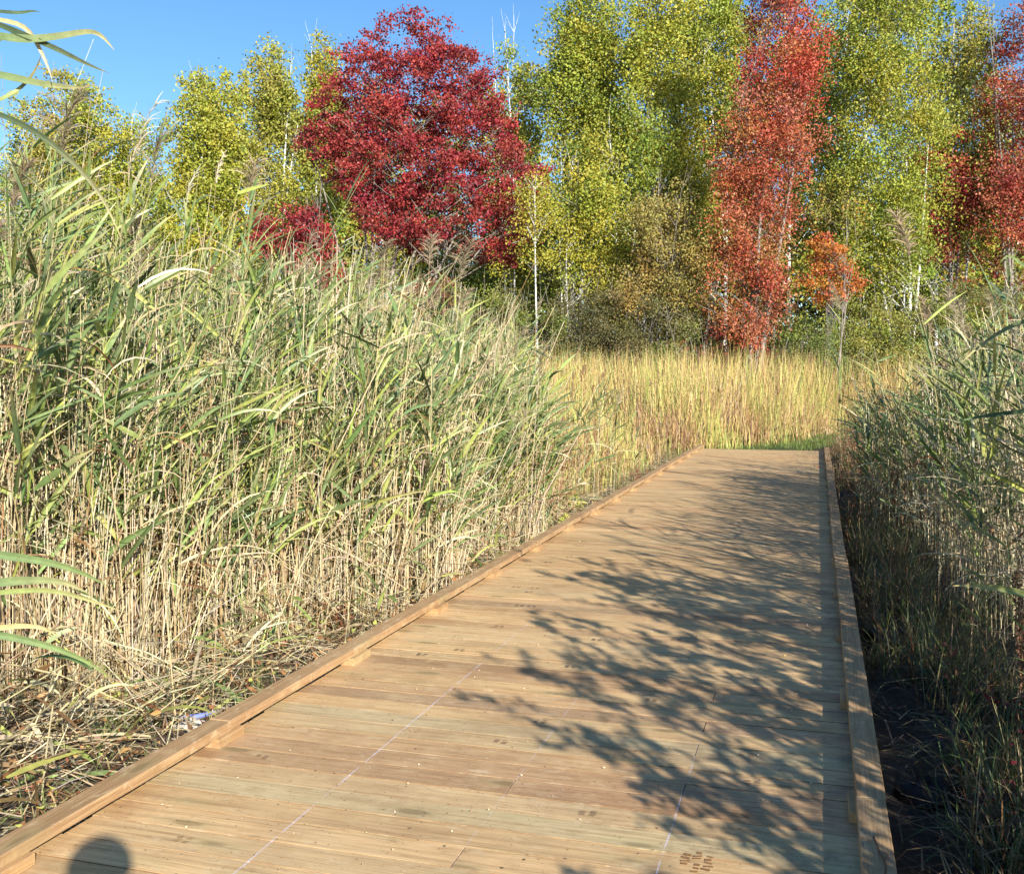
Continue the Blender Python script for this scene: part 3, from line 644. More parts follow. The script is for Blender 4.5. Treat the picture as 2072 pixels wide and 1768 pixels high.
# brown weeds filling the right margin near the far end
X, Y, s_, q_ = scatter(9000, lambda X, Y, s, q: (q > .42 + .15 * np.sin(s)) & (q < 3.2) & (s > 11.5) & (s < 25.5), (1, 14), (10, 27))
n_ = len(X); dq = q_ - .42
wa = blades(X, Y, rng.uniform(.5, 1.0, n_) * np.clip(.55 + .9 * dq, .5, 1.75), rng.uniform(.006, .014, n_), [(.30, .17, .08), (.22, .12, .06), (.38, .27, .13), (.16, .17, .06), (.34, .18, .09), (.44, .32, .16)], .3, bendf=.8)
m_ = 16000; i = rng.integers(n_, size=m_); hz = rng.uniform(.15, 1.25, m_) * np.clip(.6 + .8 * dq[i], .5, 1.25)
Pl = np.stack([X[i] + rng.normal(0, .12, m_), Y[i] + rng.normal(0, .12, m_), GZ + hz], 1)
D = rng.normal(size=(m_, 3)); D /= np.linalg.norm(D, axis=1, keepdims=True)
wb = Geo(); wb.diamonds(Pl, rng.uniform(.03, .07, m_), rng.uniform(.008, .02, m_), D, pick([(.24, .13, .06), (.3, .2, .1), (.14, .17, .06), (.34, .13, .06), (.1, .13, .05)], m_))
tag(merge(wa, wb).build('weeds', M_STRAW), 'brown and rust seeded weeds crowding the far right rail', 'weeds', kind='stuff')

# ------------------------------------------------------------------ ground cover and litter
def litter(n, cond, xr, yr, pal, zmax, l=(.04, .26), w=(.003, .009)):
    X, Y, s, q = scatter(n, cond, xr, yr); n = len(X)
    az = rng.uniform(0, 6.28, n); el = rng.normal(0, .22, n); L = rng.uniform(*l, n)
    z = gheight(X, Y) + .006 + rng.random(n) ** 2 * zmax
    D = np.stack([np.cos(az) * np.cos(el), np.sin(az) * np.cos(el), np.sin(el)], 1); C0 = np.stack([X, Y, z], 1)
    t = np.array([-.5, 0, .5]); P = C0[:, None] + D[:, None] * (L[:, None] * t)[..., None]
    P[:, 1, 2] += L * rng.uniform(-.02, .08, n)
    P[..., 2] = np.maximum(P[..., 2], gheight(P[..., 0], P[..., 1]) + .005)
    inside = ((P @ N > -2.47) & (P @ N < .29)).any(1); P = P[~inside]; az = az[~inside]; n = len(P)
    S = np.stack([-np.sin(az), np.cos(az), rng.normal(0, .4, n)], 1); S /= np.linalg.norm(S, axis=1, keepdims=True)
    g = Geo(); g.ribbons(P, rng.uniform(*w, (n, 1)) * np.array([[1, 1, .6]]), S[:, None], pick(pal, n, .2)[:, None]); return g
LP = STRAW + [(.42, .38, .3), (.3, .26, .2), (.24, .13, .06), (.35, .2, .1), (.2, .2, .1)]
l1 = litter(21000, lambda X, Y, s, q: (q < -2.5) & (q > left_edge(s) - .7) & (s > 1.2) & (s < 14), (-7, 3), (1, 14), LP, .16, (.04, .24), (.002, .007))
l2 = litter(6000, lambda X, Y, s, q: (q < -2.5) & (q > -3.7) & (s >= 9) & (s < 23), (-2, 6), (9, 24), STRAW + [(.2, .22, .08), (.16, .2, .07)], .18, (.08, .3))
l3 = Geo(); X, Y, s_, q_ = scatter(5200, lambda X, Y, s, q: (q < -2.52) & (q > left_edge(s) - 1.6) & (s > 1.2) & (s < 13), (-8, 3), (1, 14)); n_ = len(X)
D = rng.normal(size=(n_, 3)) * np.array([1, 1, .45]); D /= np.linalg.norm(D, axis=1, keepdims=True)
l3.diamonds(np.stack([X, Y, gheight(X, Y) + .02 + rng.random(n_) ** 2 * .3], 1), rng.uniform(.02, .07, n_), rng.uniform(.012, .035, n_), D, pick([(.28, .12, .05), (.2, .09, .04), (.36, .18, .07), (.42, .25, .1), (.14, .08, .04), (.40, .42, .1)], n_), .25)
tag(merge(l1, l2, l3).build('reed_litter', M_STRAW), 'broken straw and dead leaves covering the soil beside the left rail', 'litter', kind='stuff')
l4 = litter(9000, lambda X, Y, s, q: (q > .32) & (q < 1.9) & (s > 1.5) & (s < 16), (0, 8), (1, 16), [(.26, .21, .13), (.16, .12, .08), (.34, .27, .17), (.10, .12, .06), (.13, .08, .05), (.08, .06, .04), (.06, .05, .04)], .10, (.03, .3), (.002, .008))
tag(l4.build('reed_litter', M_STRAW), 'scattered dry stems on the black mud by the right rail', 'litter', kind='stuff')
# grasses on the right verge in tufts
tf = [(sn(s, q)) for s, q in zip(rng.uniform(2.2, 12.5, 150), .62 + np.abs(rng.normal(0, .38, 150)))]
tf += [sn(s, q) for s, q in zip(rng.uniform(6.2, 13, 95), rng.uniform(.36, .8, 95))]
tf += [sn(s, q) for s, q in zip(rng.uniform(2.3, 6.5, 110), rng.uniform(.62, 1.9, 110))]
tf = [p for p in tf if not (4.4 < p @ U < 6.0 and p @ N < .68) and not (2.6 < p @ U < 3.6 and p @ N < .72)]
Tx = np.array([p[0] for p in tf]); Ty = np.array([p[1] for p in tf]); k_ = 46
X = np.repeat(Tx, k_) + rng.normal(0, .07, len(Tx) * k_); Y = np.repeat(Ty, k_) + rng.normal(0, .07, len(Tx) * k_)
ok = X * N[0] + Y * N[1] > .30; X, Y = X[ok], Y[ok]; n_ = len(X)
vg = blades(X, Y, rng.uniform(.12, .48, n_), rng.uniform(.003, .008, n_), [(.09, .13, .04), (.13, .17, .05), (.20, .18, .07), (.34, .27, .14), (.26, .20, .10), (.07, .10, .04), (.24, .12, .06), (.18, .11, .06)], .6, 5, bendf=1.4, var=.25)
tag(vg.build('verge_grass', M_REED), 'thin arching grass tufts on the shaded right verge', 'grass', kind='stuff')
# short grass left margin + beyond the deck end
X, Y, s_, q_ = scatter(16000, lambda X, Y, s, q: (s > 22.1) & (s < 35) & (q > -3.4) & (q < 1.2) & ~((q > -1.3) & (s < 25 + 1.2 * np.sin(q * 5)) ), (2, 16), (19, 36))
e1 = blades(X, Y, rng.uniform(.06, .2, len(X)), rng.uniform(.006, .012, len(X)), [(.14, .22, .04), (.19, .26, .05), (.25, .28, .08), (.1, .15, .03)], .5, 3)
tag(e1.build('grass', M_REED), 'short bright grass beyond the far end of the boardwalk', 'grass', kind='stuff')
X, Y, s_, q_ = scatter(9000, lambda X, Y, s, q: (q < -2.55) & (q > -3.6) & (s > 7) & (s < 23) & (np.sin(s * 1.9) + np.sin(q * 3 + s) > -.6), (-2, 6), (6, 24))
e2 = blades(X, Y, rng.uniform(.08, .55, len(X)) * np.clip((-2.5 - q_) * 1.8, .35, 1), rng.uniform(.003, .007, len(X)), [(.2, .24, .08), (.34, .3, .14), (.48, .38, .2), (.14, .18, .06), (.4, .2, .1)], .35, 4, bendf=.9)
X, Y, s_, q_ = scatter(4200, lambda X, Y, s, q: (q < -2.55) & (q > -4.6) & (s > 1) & (s < 8) & (np.sin(s * 2.9 + 1) + np.sin(q * 5 + s) > .1), (-5, 2), (1, 9))
e3 = blades(X, Y, rng.uniform(.08, .34, len(X)), rng.uniform(.003, .007, len(X)), [(.14, .19, .07), (.2, .25, .08), (.48, .38, .2)], .5, 4, bendf=1.1)
tag(merge(e2, e3).build('verge_grass', M_REED), 'fine green and straw grass growing along the left rail', 'grass', kind='stuff')

# leafy willow bushes just right of the frame: the front row throws the dappled shade on the planks
def willow(sx, qx, h, label):
    r = empty('willow_bush', tuple(sn(sx, qx, GZ))); ns = 11; az = rng.uniform(0, 6.28, ns); L = h * rng.uniform(.7, 1.08, ns)
    P, S = leafpaths(np.zeros((ns, 3)), az, rng.uniform(.02, .3, ns), rng.uniform(.0, .45, ns), L, 8, 0 * az)
    g = Geo(); g.tubes(P, np.linspace(.012, .003, 9)[None], np.full((1, 1, 3), (.2, .15, .09)), 5)
    nb_ = 90; i = rng.integers(ns, size=nb_); k = rng.integers(3, 9, nb_); B0 = P[i, k]
    Q, S2 = leafpaths(B0, rng.uniform(0, 6.28, nb_), rng.uniform(.5, 1.2, nb_), rng.uniform(-.5, .3, nb_), rng.uniform(.18, .5, nb_), 4, 0 * B0[:, 0])
    g.tubes(Q, np.linspace(.004, .0015, 5)[None], np.full((1, 1, 3), (.2, .15, .09)), 3); g.build('stem', M_MISC, r)
    nl = 2500; i = rng.integers(nb_, size=nl); t_ = rng.random(nl) * 4; k = np.minimum(t_.astype(int), 3); fr = (t_ - k)[:, None]
    C0 = Q[i, k] * (1 - fr) + Q[i, k + 1] * fr; D = rng.normal(size=(nl, 3)); D /= np.linalg.norm(D, axis=1, keepdims=True)
    g = Geo(); g.diamonds(C0 + D * .03, rng.uniform(.05, .10, nl), rng.uniform(.018, .034, nl), D, pick([(.2, .27, .08), (.3, .32, .09), (.16, .22, .07)], nl), .15); g.build('leaves', M_REED, r)
    tag(r, label, 'bush')
for sx, qx, h, lab in ((-1.4, 1.5, 1.15, 'low willow bush behind the viewer on the mud side'), (-.2, 1.75, 1.25, 'low willow bush right beside the viewer'), (.75, 1.45, 1.42, 'knee-deep willow bush just ahead of the viewer on the right'),
        (1.55, 1.6, 1.85, 'willow bush on the mud between the low one and the tallest'), (2.35, 1.85, 2.3, 'second tallest willow bush on the mud side'), (3.0, 1.5, 2.45, 'tallest willow bush right of the boardwalk outside the view'),
        (3.85, 1.8, 2.4, 'broad willow bush after the tallest one'), (4.6, 1.5, 2.5, 'last willow bush before the reeds start on the right'),
        (-1.6, 2.7, 1.6, 'rounded unseen willow bush added in the back row behind the viewer'), (-.3, 3.0, 1.75, 'unseen back row willow bush added level with the viewer'), (1.0, 2.8, 1.8, 'unseen back row willow bush added one step ahead of the viewer'), (2.2, 3.0, 2.1, 'unseen back row willow bush added behind the second tallest one'), (3.4, 2.8, 2.1, 'unseen back row willow bush added behind the tallest one'), (4.7, 2.9, 2.1, 'unseen back row willow bush added closest to the reeds')):  # back row: added out of view to shade the right verge
    willow(sx, qx, h, lab)

# ------------------------------------------------------------------ small single things
def curve_tube(pts, r, K=24):
    pts = np.array(pts, float); d = np.concatenate([[0], np.cumsum(np.linalg.norm(np.diff(pts, axis=0), axis=1))]); d /= d[-1]
    tk = np.linspace(0, 1, K); P = np.stack([np.interp(tk, d, pts[:, i]) for i in range(3)], 1)
    for _ in range(2): P[1:-1] = .25 * P[:-2] + .5 * P[1:-1] + .25 * P[2:]
    return P
gp_ = lambda x, y, h=0.0: (lambda d: np.array([0, 0, EYE]) + d * ((GZ + h - EYE) / d[2]))(FW + (x - 1036) / FV * np.array([1., 0, 0]) + (y - 884) / FV * DN)
P = curve_tube([gp_(288, 1420, .10), gp_(320, 1438, .06), gp_(355, 1453, .05), gp_(400, 1452, .05), (gp_(440, 1440, .05)), gp_(470, 1425, .06)], 0)
g = Geo(); tk = np.linspace(0, 1, len(P)); c_ = np.tile(np.array([.24, .19, .15]), (len(P), 1)); c_ *= (1 + .2 * rng.normal(size=(len(P), 1)))
br = g.tubes(P[None], (.011 + .006 * np.sin(tk * 3.1) + .002 * rng.normal(size=len(P)))[None], np.clip(c_, .05, .4)[None], 8)
o = g.build('fallen_branch', M_MISC, smooth=True); tag(o, 'curved grey branch with blue paint lying on litter by the left rail', 'branch')
g = Geo(); a0, a1 = int(.42 * len(P)), int(.80 * len(P)); Pp = P[a0:a1] + np.array([0, -.004, .007]); mq = len(Pp); tq = np.linspace(0, 1, mq)
g.tubes(Pp[None], (.009 + .006 * np.sin(tq * 3.1))[None] * .9, np.tile(np.array([.16, .22, .62]), (mq, 1))[None], 8)
g.build('blue_paint', M_MISC, o, True)
def blob(name, c0, rad, colr, label, cat, seed, flat=.45):
    r = np.random.default_rng(seed); g = Geo(); nu, nv = 30, 16
    th = np.linspace(0, math.pi, nv); ph = np.linspace(0, 2 * math.pi, nu, endpoint=False)
    T, Pn = np.meshgrid(th, ph, indexing='ij')
    k = r.uniform(0, 6, 6); R = 1 + r.normal(0, .09, T.shape) + .16 * np.sin(2 * Pn + k[0]) * np.sin(T * 2 + k[1]) + .1 * np.sin(3 * Pn + k[2] + T * 3) + .05 * np.sin(7 * Pn + 5 * T)
    V = np.stack([rad * R * np.sin(T) * np.cos(Pn), rad * .8 * R * np.sin(T) * np.sin(Pn), rad * flat * R * np.cos(T)], -1)
    idx = np.arange(nv * nu).reshape(nv, nu); j = np.roll(idx, -1, 1)
    g.add(V, np.stack([idx[:-1], j[:-1], j[1:], idx[1:]], -1), np.array(colr) * 1.0)
    o = g.build(name, M_MISC, smooth=True); o.location = tuple(c0); tag(o, label, cat); return o
blob('stone', gp_(385, 1478, .03), .10, (.62, .56, .48), 'pale flat stone against the left rail beneath the painted branch', 'stone', 3)
blob('clod', gp_(250, 1510, .02), .20, (.085, .058, .04), 'brown clod of soil between straw near the left rail', 'soil clod', 4, .3)
blob('clod', gp_(330, 1498, .02), .13, (.075, .05, .035), 'smaller soil clod touching the left rail beside the larger one', 'soil clod', 9, .35)
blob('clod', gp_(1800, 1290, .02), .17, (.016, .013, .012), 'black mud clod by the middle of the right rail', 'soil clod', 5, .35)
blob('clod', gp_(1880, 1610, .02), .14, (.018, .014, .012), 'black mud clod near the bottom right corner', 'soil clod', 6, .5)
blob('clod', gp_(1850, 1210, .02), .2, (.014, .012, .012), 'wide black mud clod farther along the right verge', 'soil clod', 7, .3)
P = curve_tube([sn(3.03, .205, .079), sn(3.1, .215, .081), sn(3.19, .20, .082), sn(3.30, .19, .079)], 0)
g = Geo(); g.tubes(P[None], np.full((1, len(P)), .0022), np.full((1, len(P), 3), (.16, .07, .045)), 5)
g.tubes(curve_tube([P[8], P[8] + np.array([.02, .03, .004]), P[8] + np.array([.025, .06, .0])], 0)[None], np.full((1, 24), .0015), np.full((1, 24, 3), (.16, .07, .045)), 5)
tag(g.build('twig', M_MISC, smooth=True), 'thin forked brown twig lying on top of the right rail', 'twig')

def small_plant(name, base, h, spread, nstem, nl, pal, leaf, label, cat, group=None, stemc=(.2, .1, .06), up=.55):
    r = empty(name, tuple(base)); n = nstem
    az = rng.uniform(0, 6.28, n); L = rng.uniform(.6, 1, n) * h
    P, S = leafpaths(np.zeros((n, 3)), az, np.abs(rng.normal(up * .5, .25, n)) * spread / max(h, .01) * 1.2, rng.uniform(.1, .7, n), L, 5, rng.normal(0, .3, n))
    g = Geo(); g.tubes(P, np.linspace(.004, .0015, 6)[None], np.full((1, 1, 3), stemc), 4); g.build('stem', M_MISC, r)
    i = rng.integers(n, size=nl); tt = rng.uniform(.2, 1, nl); k = np.minimum((tt * 5).astype(int), 4); fr = (tt * 5 - k)[:, None]
    C0 = P[i, k] * (1 - fr) + P[i, k + 1] * fr
    D = rng.normal(size=(nl, 3)) * np.array([1, 1, .5]); D /= np.linalg.norm(D, axis=1, keepdims=True)
    g = Geo(); g.diamonds(C0 + D * leaf * .5, rng.uniform(.6, 1.1, nl) * leaf, rng.uniform(.25, .4, nl) * leaf, D, pick(pal, nl, .15), .2); g.build('leaves', M_REED, r)
    return tag(r, label, cat, group)
YF = [(.55, .6, .08), (.45, .55, .08), (.6, .6, .15)]
small_plant('fern', gp_(1105, 1010), .42, .3, 7, 110, YF, .12, 'bright yellow-green fern among dry grass left of the rail', 'fern', up=.9)
small_plant('fern', gp_(1160, 1035), .36, .25, 6, 80, YF, .11, 'smaller yellow fern nearest the left rail', 'fern', up=.9)
small_plant('fern', gp_(1150, 1080), .28, .25, 6, 70, YF, .09, 'low yellow fern in front of the two larger ferns', 'fern', up=.9)
small_plant('seedling', gp_(950, 1110), .25, .2, 6, 90, [(.12, .25, .06), (.18, .3, .07)], .05, 'small fresh green plant in the dry grass by the left rail', 'seedling')
small_plant('weed', gp_(740, 1235), .36, .25, 9, 130, [(.35, .38, .1), (.3, .15, .07), (.45, .4, .12)], .06, 'yellowing leafy weed at the foot of the left reeds', 'weed')
small_plant('weed', gp_(705, 1275), .3, .3, 9, 150, [(.3, .13, .06), (.36, .2, .1), (.24, .1, .05)], .05, 'rust brown weed clump between the left reeds and the rail', 'weed')
small_plant('weed', gp_(215, 1420), .12, .25, 6, 60, [(.45, .5, .12), (.5, .45, .15)], .06, 'pale yellow low weed on the litter below the left reeds', 'weed')
small_plant('weed', gp_(60, 1640), .25, .3, 8, 90, [(.4, .14, .07), (.22, .28, .09)], .05, 'reddish weed at the lower left corner beside the rail', 'weed')
small_plant('red_weed', gp_(2045, 1690), .32, .3, 9, 130, [(.22, .03, .04), (.16, .03, .035), (.1, .1, .04)], .06, 'crimson leaved weed in the lower right corner', 'weed')
small_plant('red_weed', gp_(1935, 1420), .35, .3, 7, 60, [(.36, .10, .08), (.3, .3, .08), (.12, .15, .05)], .06, 'weed with few pink-red leaves on the shaded right verge', 'weed')
small_plant('red_weed', gp_(2055, 1540), .36, .3, 8, 90, [(.2, .03, .04), (.14, .12, .05)], .06, 'dark red weed above the crimson one at the right edge', 'weed')
small_plant('red_weed', gp_(1290, 985, .1), .4, .3, 9, 110, [(.4, .09, .06), (.3, .2, .1)], .05, 'thin red leaved weed beside the left rail before the cattails', 'weed')
small_plant('red_weed', gp_(1745, 960), .7, .5, 14, 260, [(.25, .08, .05), (.2, .1, .06)], .06, 'rusty dark weed clump against the far right rail', 'weed')
small_plant('brown_weed', gp_(1730, 905), 1.35, .9, 34, 900, [(.17, .11, .07), (.24, .16, .09), (.12, .08, .05)], .05, 'tall dark brown seeding weed at the far end of the right rail', 'weed', stemc=(.15, .1, .06))
small_plant('brown_weed', gp_(1770, 890), 1.6, 1.0, 34, 900, [(.3, .19, .11), (.24, .16, .09), (.36, .25, .14)], .05, 'paler brown seeding weed behind the dark one beyond the right rail', 'weed', stemc=(.2, .13, .08))
for k, (x, y, h_, lab) in enumerate(((2060, 1330, .75, 'knobbly brown seed spike at the right edge above the mud'), (2035, 1270, .85, 'knobbly brown seed spike left of the other one at the right edge'))):
    b = gp_(x + 20, y + 250); r = empty('seed_spike', tuple(b)); n = 500; t1 = rng.uniform(.35, 1, n)
    g = Geo(); g.tubes(np.array([[[0, 0, 0], [.02, 0, h_ * .5], [-.02, 0, h_]]]), np.array([[.004, .004, .002]]), np.full((1, 1, 3), (.25, .14, .08)), 5); g.build('stem', M_MISC, r)
    D = rng.normal(size=(n, 3)); D /= np.linalg.norm(D, axis=1, keepdims=True); C0 = np.stack([.02 - .08 * (t1 - .5), 0 * t1, t1 * h_], 1) + D * .018
    g = Geo(); g.diamonds(C0, rng.uniform(.012, .022, n), .01, D, pick([(.36, .2, .12), (.28, .15, .09)], n)); g.build('seed_head', M_PLUME, r)
    tag(r, lab, 'seed spike')

# ------------------------------------------------------------------ trees
def inpoly(px, py, poly):
    poly = np.array(poly, float); c = np.zeros(len(px), bool); j = len(poly) - 1
    for i in range(len(poly)):
        xi, yi = poly[i]; xj, yj = poly[j]
        c ^= ((yi > py) != (yj > py)) & (px < (xj - xi) * (py - yi) / (yj - yi + 1e-9) + xi); j = i
    return c
def limb(g, a, b, r0, r1, sag=0.0, K=8, sides=6, wob=.04):
    tk = np.linspace(0, 1, K); L = np.linalg.norm(b - a)
    P = a + (b - a) * tk[:, None]; P[:, 2] += sag * L * np.sin(tk * math.pi)
    P[1:-1] += rng.normal(0, wob * L * .25, (K - 2, 3)) * .4
    g.tubes(P[None], (r0 + (r1 - r0) * tk)[None], np.full((1, 1, 3), .5), sides)
    return P
def tree(name, poly, Yd, pal, nl, leaf, label, cat, base_px, bark=M_BIRCH, trunks=1, tr=.09, clump=(.35, .9), nclump=60, elong=1.5, depth=.5, group=None,
         trunk_top=.95, pal2=None, droop=0.3, twigs=40, lead=None, wleaf=.75, stray=.08, tuft=1.0, toptw=7, paltop=None):
    Yd *= 1.3; leaf *= .96; nl = int(nl * 1.85); clump = (clump[0] * 1.15, clump[1] * 1.35); tr *= 1.2
    poly = np.array(poly, float); x0, y0 = poly.min(0); x1, y1 = poly.max(0)
    pxm = FV / Yd; base = at(base_px, 884, Yd); base[2] = GZ - .05
    r = empty(name, tuple(base)); tag(r, label, cat, group)
    # clump centres inside the outline
    cx, cy = [], []
    rc = rng.uniform(*clump, nclump * 30)
    px = rng.uniform(x0, x1, nclump * 30); py = rng.uniform(y0, y1, nclump * 30)
    ok = inpoly(px, py, poly)
    e = .75 * rc * pxm
    for sx, sy in ((1, 0), (-1, 0), (0, 1), (0, -1)): ok &= inpoly(px + sx * e, py + sy * e * elong * .95, poly) | (rng.random(len(px)) < stray)
    px, py, rc = px[ok][:nclump], py[ok][:nclump], rc[ok][:nclump]; n = len(px)
    xc = (poly[:, 0].mean()); halfw = (x1 - x0) / 2 / pxm
    C = np.array([at(a_, b_, Yd) for a_, b_ in zip(px, py)])
    rel = (px - (x0 + x1) / 2) / ((x1 - x0) / 2)
    dmax = halfw * depth * 2 * np.sqrt(np.clip(1 - rel ** 2, .08, 1))
    C[:, 1] += rng.uniform(-1, 1, n) * dmax * .7
    # leaves
    wts = rc ** 2; nt_ = max(n * 5, nl // 26); ti = rng.choice(n, nt_, p=wts / wts.sum())
    d = rng.normal(size=(nt_, 3)); d /= np.linalg.norm(d, axis=1, keepdims=True)
    rad = rng.random(nt_) ** .5 * np.where(rng.random(nt_) < .14, rng.uniform(1, 1.55, nt_), 1)
    TC = C[ti] + d * (rc[ti] * rad)[:, None] * np.array([1, 1, elong]); tw = rng.uniform(.3, 1, nt_) ** 2; tr_ = rng.uniform(.13, .30, nt_) * tuft
    k_ = rng.choice(nt_, nl, p=tw / tw.sum()); i = ti[k_]
    P = TC[k_] + rng.normal(size=(nl, 3)) * tr_[k_][:, None] * np.array([1, 1, .55 + .45 * (elong > 1)])
    D = rng.normal(size=(nl, 3)); D[:, 2] -= droop; D /= np.linalg.norm(D, axis=1, keepdims=True)
    cl = pick(pal, n, .14); tcol = pick(pal, nt_, .14)
    if paltop is not None:
        hi_ = py < y0 + (y1 - y0) * .45; cl[hi_] = pick(paltop, hi_.sum(), .12); ht_ = hi_[ti]; tcol[ht_] = pick(paltop, ht_.sum(), .12)
    cc = pick(pal, nl, .16)
    if pal2 is not None:
        sel = rng.random(n) < .25; cl[sel] = pick(pal2, sel.sum(), .1)
        s2 = rng.random(nl) < .035; cc[s2] = pick(pal2, s2.sum(), .1)
    col = .4 * cl[i] + .35 * tcol[k_] + .25 * cc
    L = rng.uniform(.6, 1.2, nl) * leaf
    g = Geo(); g.diamonds(P - base, L, L * wleaf, D, np.clip(col, .004, .9), .12)
    g.build('crown', M_TREE, r)
    # trunk(s) and limbs
    g = Geo(); top_y = y0 + (y1 - y0) * (1 - trunk_top); stems = []
    for k in range(trunks):
        tx = lead[k][0] if lead else (base_px + (rng.uniform(-.3, .3) * (x1 - x0) if trunks > 1 else rng.uniform(-.06, .06) * (x1 - x0)))
        ty = lead[k][1] if lead else top_y + rng.uniform(0, .1) * (y1 - y0)
        tp = at(tx, ty, Yd) - base; tp[1] += rng.uniform(-.5, .5)
        b = np.array([rng.normal(0, .12), rng.normal(0, .12), 0]) * (trunks > 1)
        K = 14; tk = np.linspace(0, 1, K); bow = np.array([rng.normal(0, .25), rng.normal(0, .25), 0])
        Pt = b + (tp - b) * tk[:, None] ** np.array([1.25, 1.25, 1.0]) + bow * np.sin(tk * math.pi)[:, None]
        g.tubes(Pt[None], (tr * (1 - .82 * tk) * rng.uniform(.8, 1.1))[None], np.full((1, 1, 3), .5), 8)
        stems.append(Pt)
        for _ in range(toptw):
            q0 = Pt[-1 - rng.integers(0, 3)]; limb(g, q0, q0 + np.array([rng.normal(0, .22), rng.normal(0, .22), rng.uniform(.4, 1.3)]), .010, .003, 0, 4, 3, .05)
    for q in rng.permutation(n)[:twigs]:
        tgt = C[q] - base; S = stems[rng.integers(len(stems))]
        zz = np.clip(tgt[2] - .55 * np.linalg.norm((tgt - S[-1] * 0)[:2] - S[np.argmin(abs(S[:, 2] - tgt[2]))][:2]) - .4, .1 * S[-1, 2], S[-1, 2] * .97)
        kk = np.argmin(abs(S[:, 2] - zz)); a_ = S[kk]
        r0 = max(.012, tr * (1 - .82 * kk / 13) * .45)
        Pq = limb(g, a_, tgt, r0, .008, .05, 7, 5, .05)
        for _ in range(3):
            f = rng.integers(2, 6); dd = rng.normal(size=3) * rc[q] * .8; limb(g, Pq[f], Pq[f] + dd + (tgt - a_) * .25, r0 * .4, .005, 0, 4, 3, .05)
    g.build('trunk', bark, r, True)
    return r
def colpoly(cx, w, top, bot, sk=0.0, wob=.2):
    pts = []; ts = np.linspace(0, 1, 11)
    w *= 1.42; prof = np.interp(ts, [0, .08, .22, .6, 1], [.22, .6, .88, 1.0, .9])
    L = [(cx + sk * (1 - t) - w / 2 * p * (1 + rng.uniform(-wob, wob)), top + (bot - top) * t) for t, p in zip(ts, prof)]
    R = [(cx + sk * (1 - t) + w / 2 * p * (1 + rng.uniform(-wob, wob)), top + (bot - top) * t) for t, p in zip(ts, prof)]
    return L + R[::-1]
YG = [(.35, .37, .05), (.29, .34, .045), (.44, .41, .055), (.20, .27, .04), (.47, .41, .06)]
GR = [(.21, .30, .045), (.15, .22, .04), (.28, .35, .05), (.32, .37, .055)]
YL = [(.52, .40, .05), (.46, .34, .04)]
OL = [(.32, .28, .065), (.27, .25, .06), (.37, .30, .085), (.40, .33, .09)]
RD = [(.34, .028, .046), (.27, .022, .042), (.40, .045, .042), (.20, .016, .03), (.42, .08, .05), (.30, .05, .045)]
RO = [(.50, .11, .045), (.42, .06, .035), (.54, .18, .07), (.36, .045, .035), (.52, .22, .12), (.44, .13, .07), (.34, .14, .06)]
OR_ = [(.55, .22, .04), (.5, .16, .03), (.55, .3, .05)]
# rear row, far behind
rear = [(-60, 240, 330, 'rear birch at the far left edge of the picture'), (80, 210, 260, 'rear birch above the upper left reeds'), (190, 190, 250, 'rear birch behind the middle of the far left group'), (285, 130, 300, 'rear birch at the right end of the far left group'),
        (420, 190, 190, 'rear birch behind the first green birch right of the sky gap'), (530, 190, 150, 'rear birch behind the olive birch'), (645, 180, 130, 'rear birch hidden by the left side of the crimson maple'), (770, 200, 180, 'rear birch behind the crimson maple crown'),
        (900, 200, 170, 'rear birch behind the right half of the crimson maple'), (1030, 150, 150, 'rear birch behind the thin birch right of the crimson maple'), (1160, 230, 20, 'rear birch behind the edge of the big birch stand'), (1300, 240, -60, 'rear birch behind the middle of the big stand'),
        (1450, 220, 0, 'rear birch left behind the tall scarlet maple'), (1590, 220, -40, 'rear birch directly behind the tall scarlet maple'), (1740, 240, -60, 'rear birch right behind the tall scarlet maple'), (1890, 220, 30, 'rear birch between the right birches and the red trees'), (2030, 240, 120, 'rear birch behind the red trees at the right edge'), (2180, 240, 60, 'rear birch just past the right edge')]
for k, (cx, w, top, lab) in enumerate(rear):
    tree('birch_tree', colpoly(cx, w, top, 760), 46 + 3 * (k % 3), YG + GR if k % 2 else GR + OL, 8000, .24, lab, 'birch', cx, nclump=60, clump=(.6, 1.4), tr=.12, twigs=14, pal2=YL)
# far left group
tree('birch_tree', colpoly(118, 130, 135, 560), 40, YG + OL, 7000, .16, 'slender far left birch behind the tallest reed plume', 'birch', 120, nclump=55, pal2=YL, clump=(.3, .7))
tree('birch_tree', colpoly(205, 150, 165, 600), 39, YG, 9500, .16, 'rounded yellow-green birch in the middle of the far left group', 'birch', 200, nclump=65, pal2=YL, clump=(.35, .8))
tree('birch_tree', colpoly(282, 100, 215, 600), 40, YG + GR, 4500, .15, 'thin-topped birch next to the left sky gap', 'birch', 280, nclump=45, clump=(.25, .6))
tree('birch_tree', colpoly(35, 110, 290, 600), 41, GR, 4500, .15, 'low sparse birch at the far left edge', 'birch', 30, nclump=40, clump=(.25, .6))
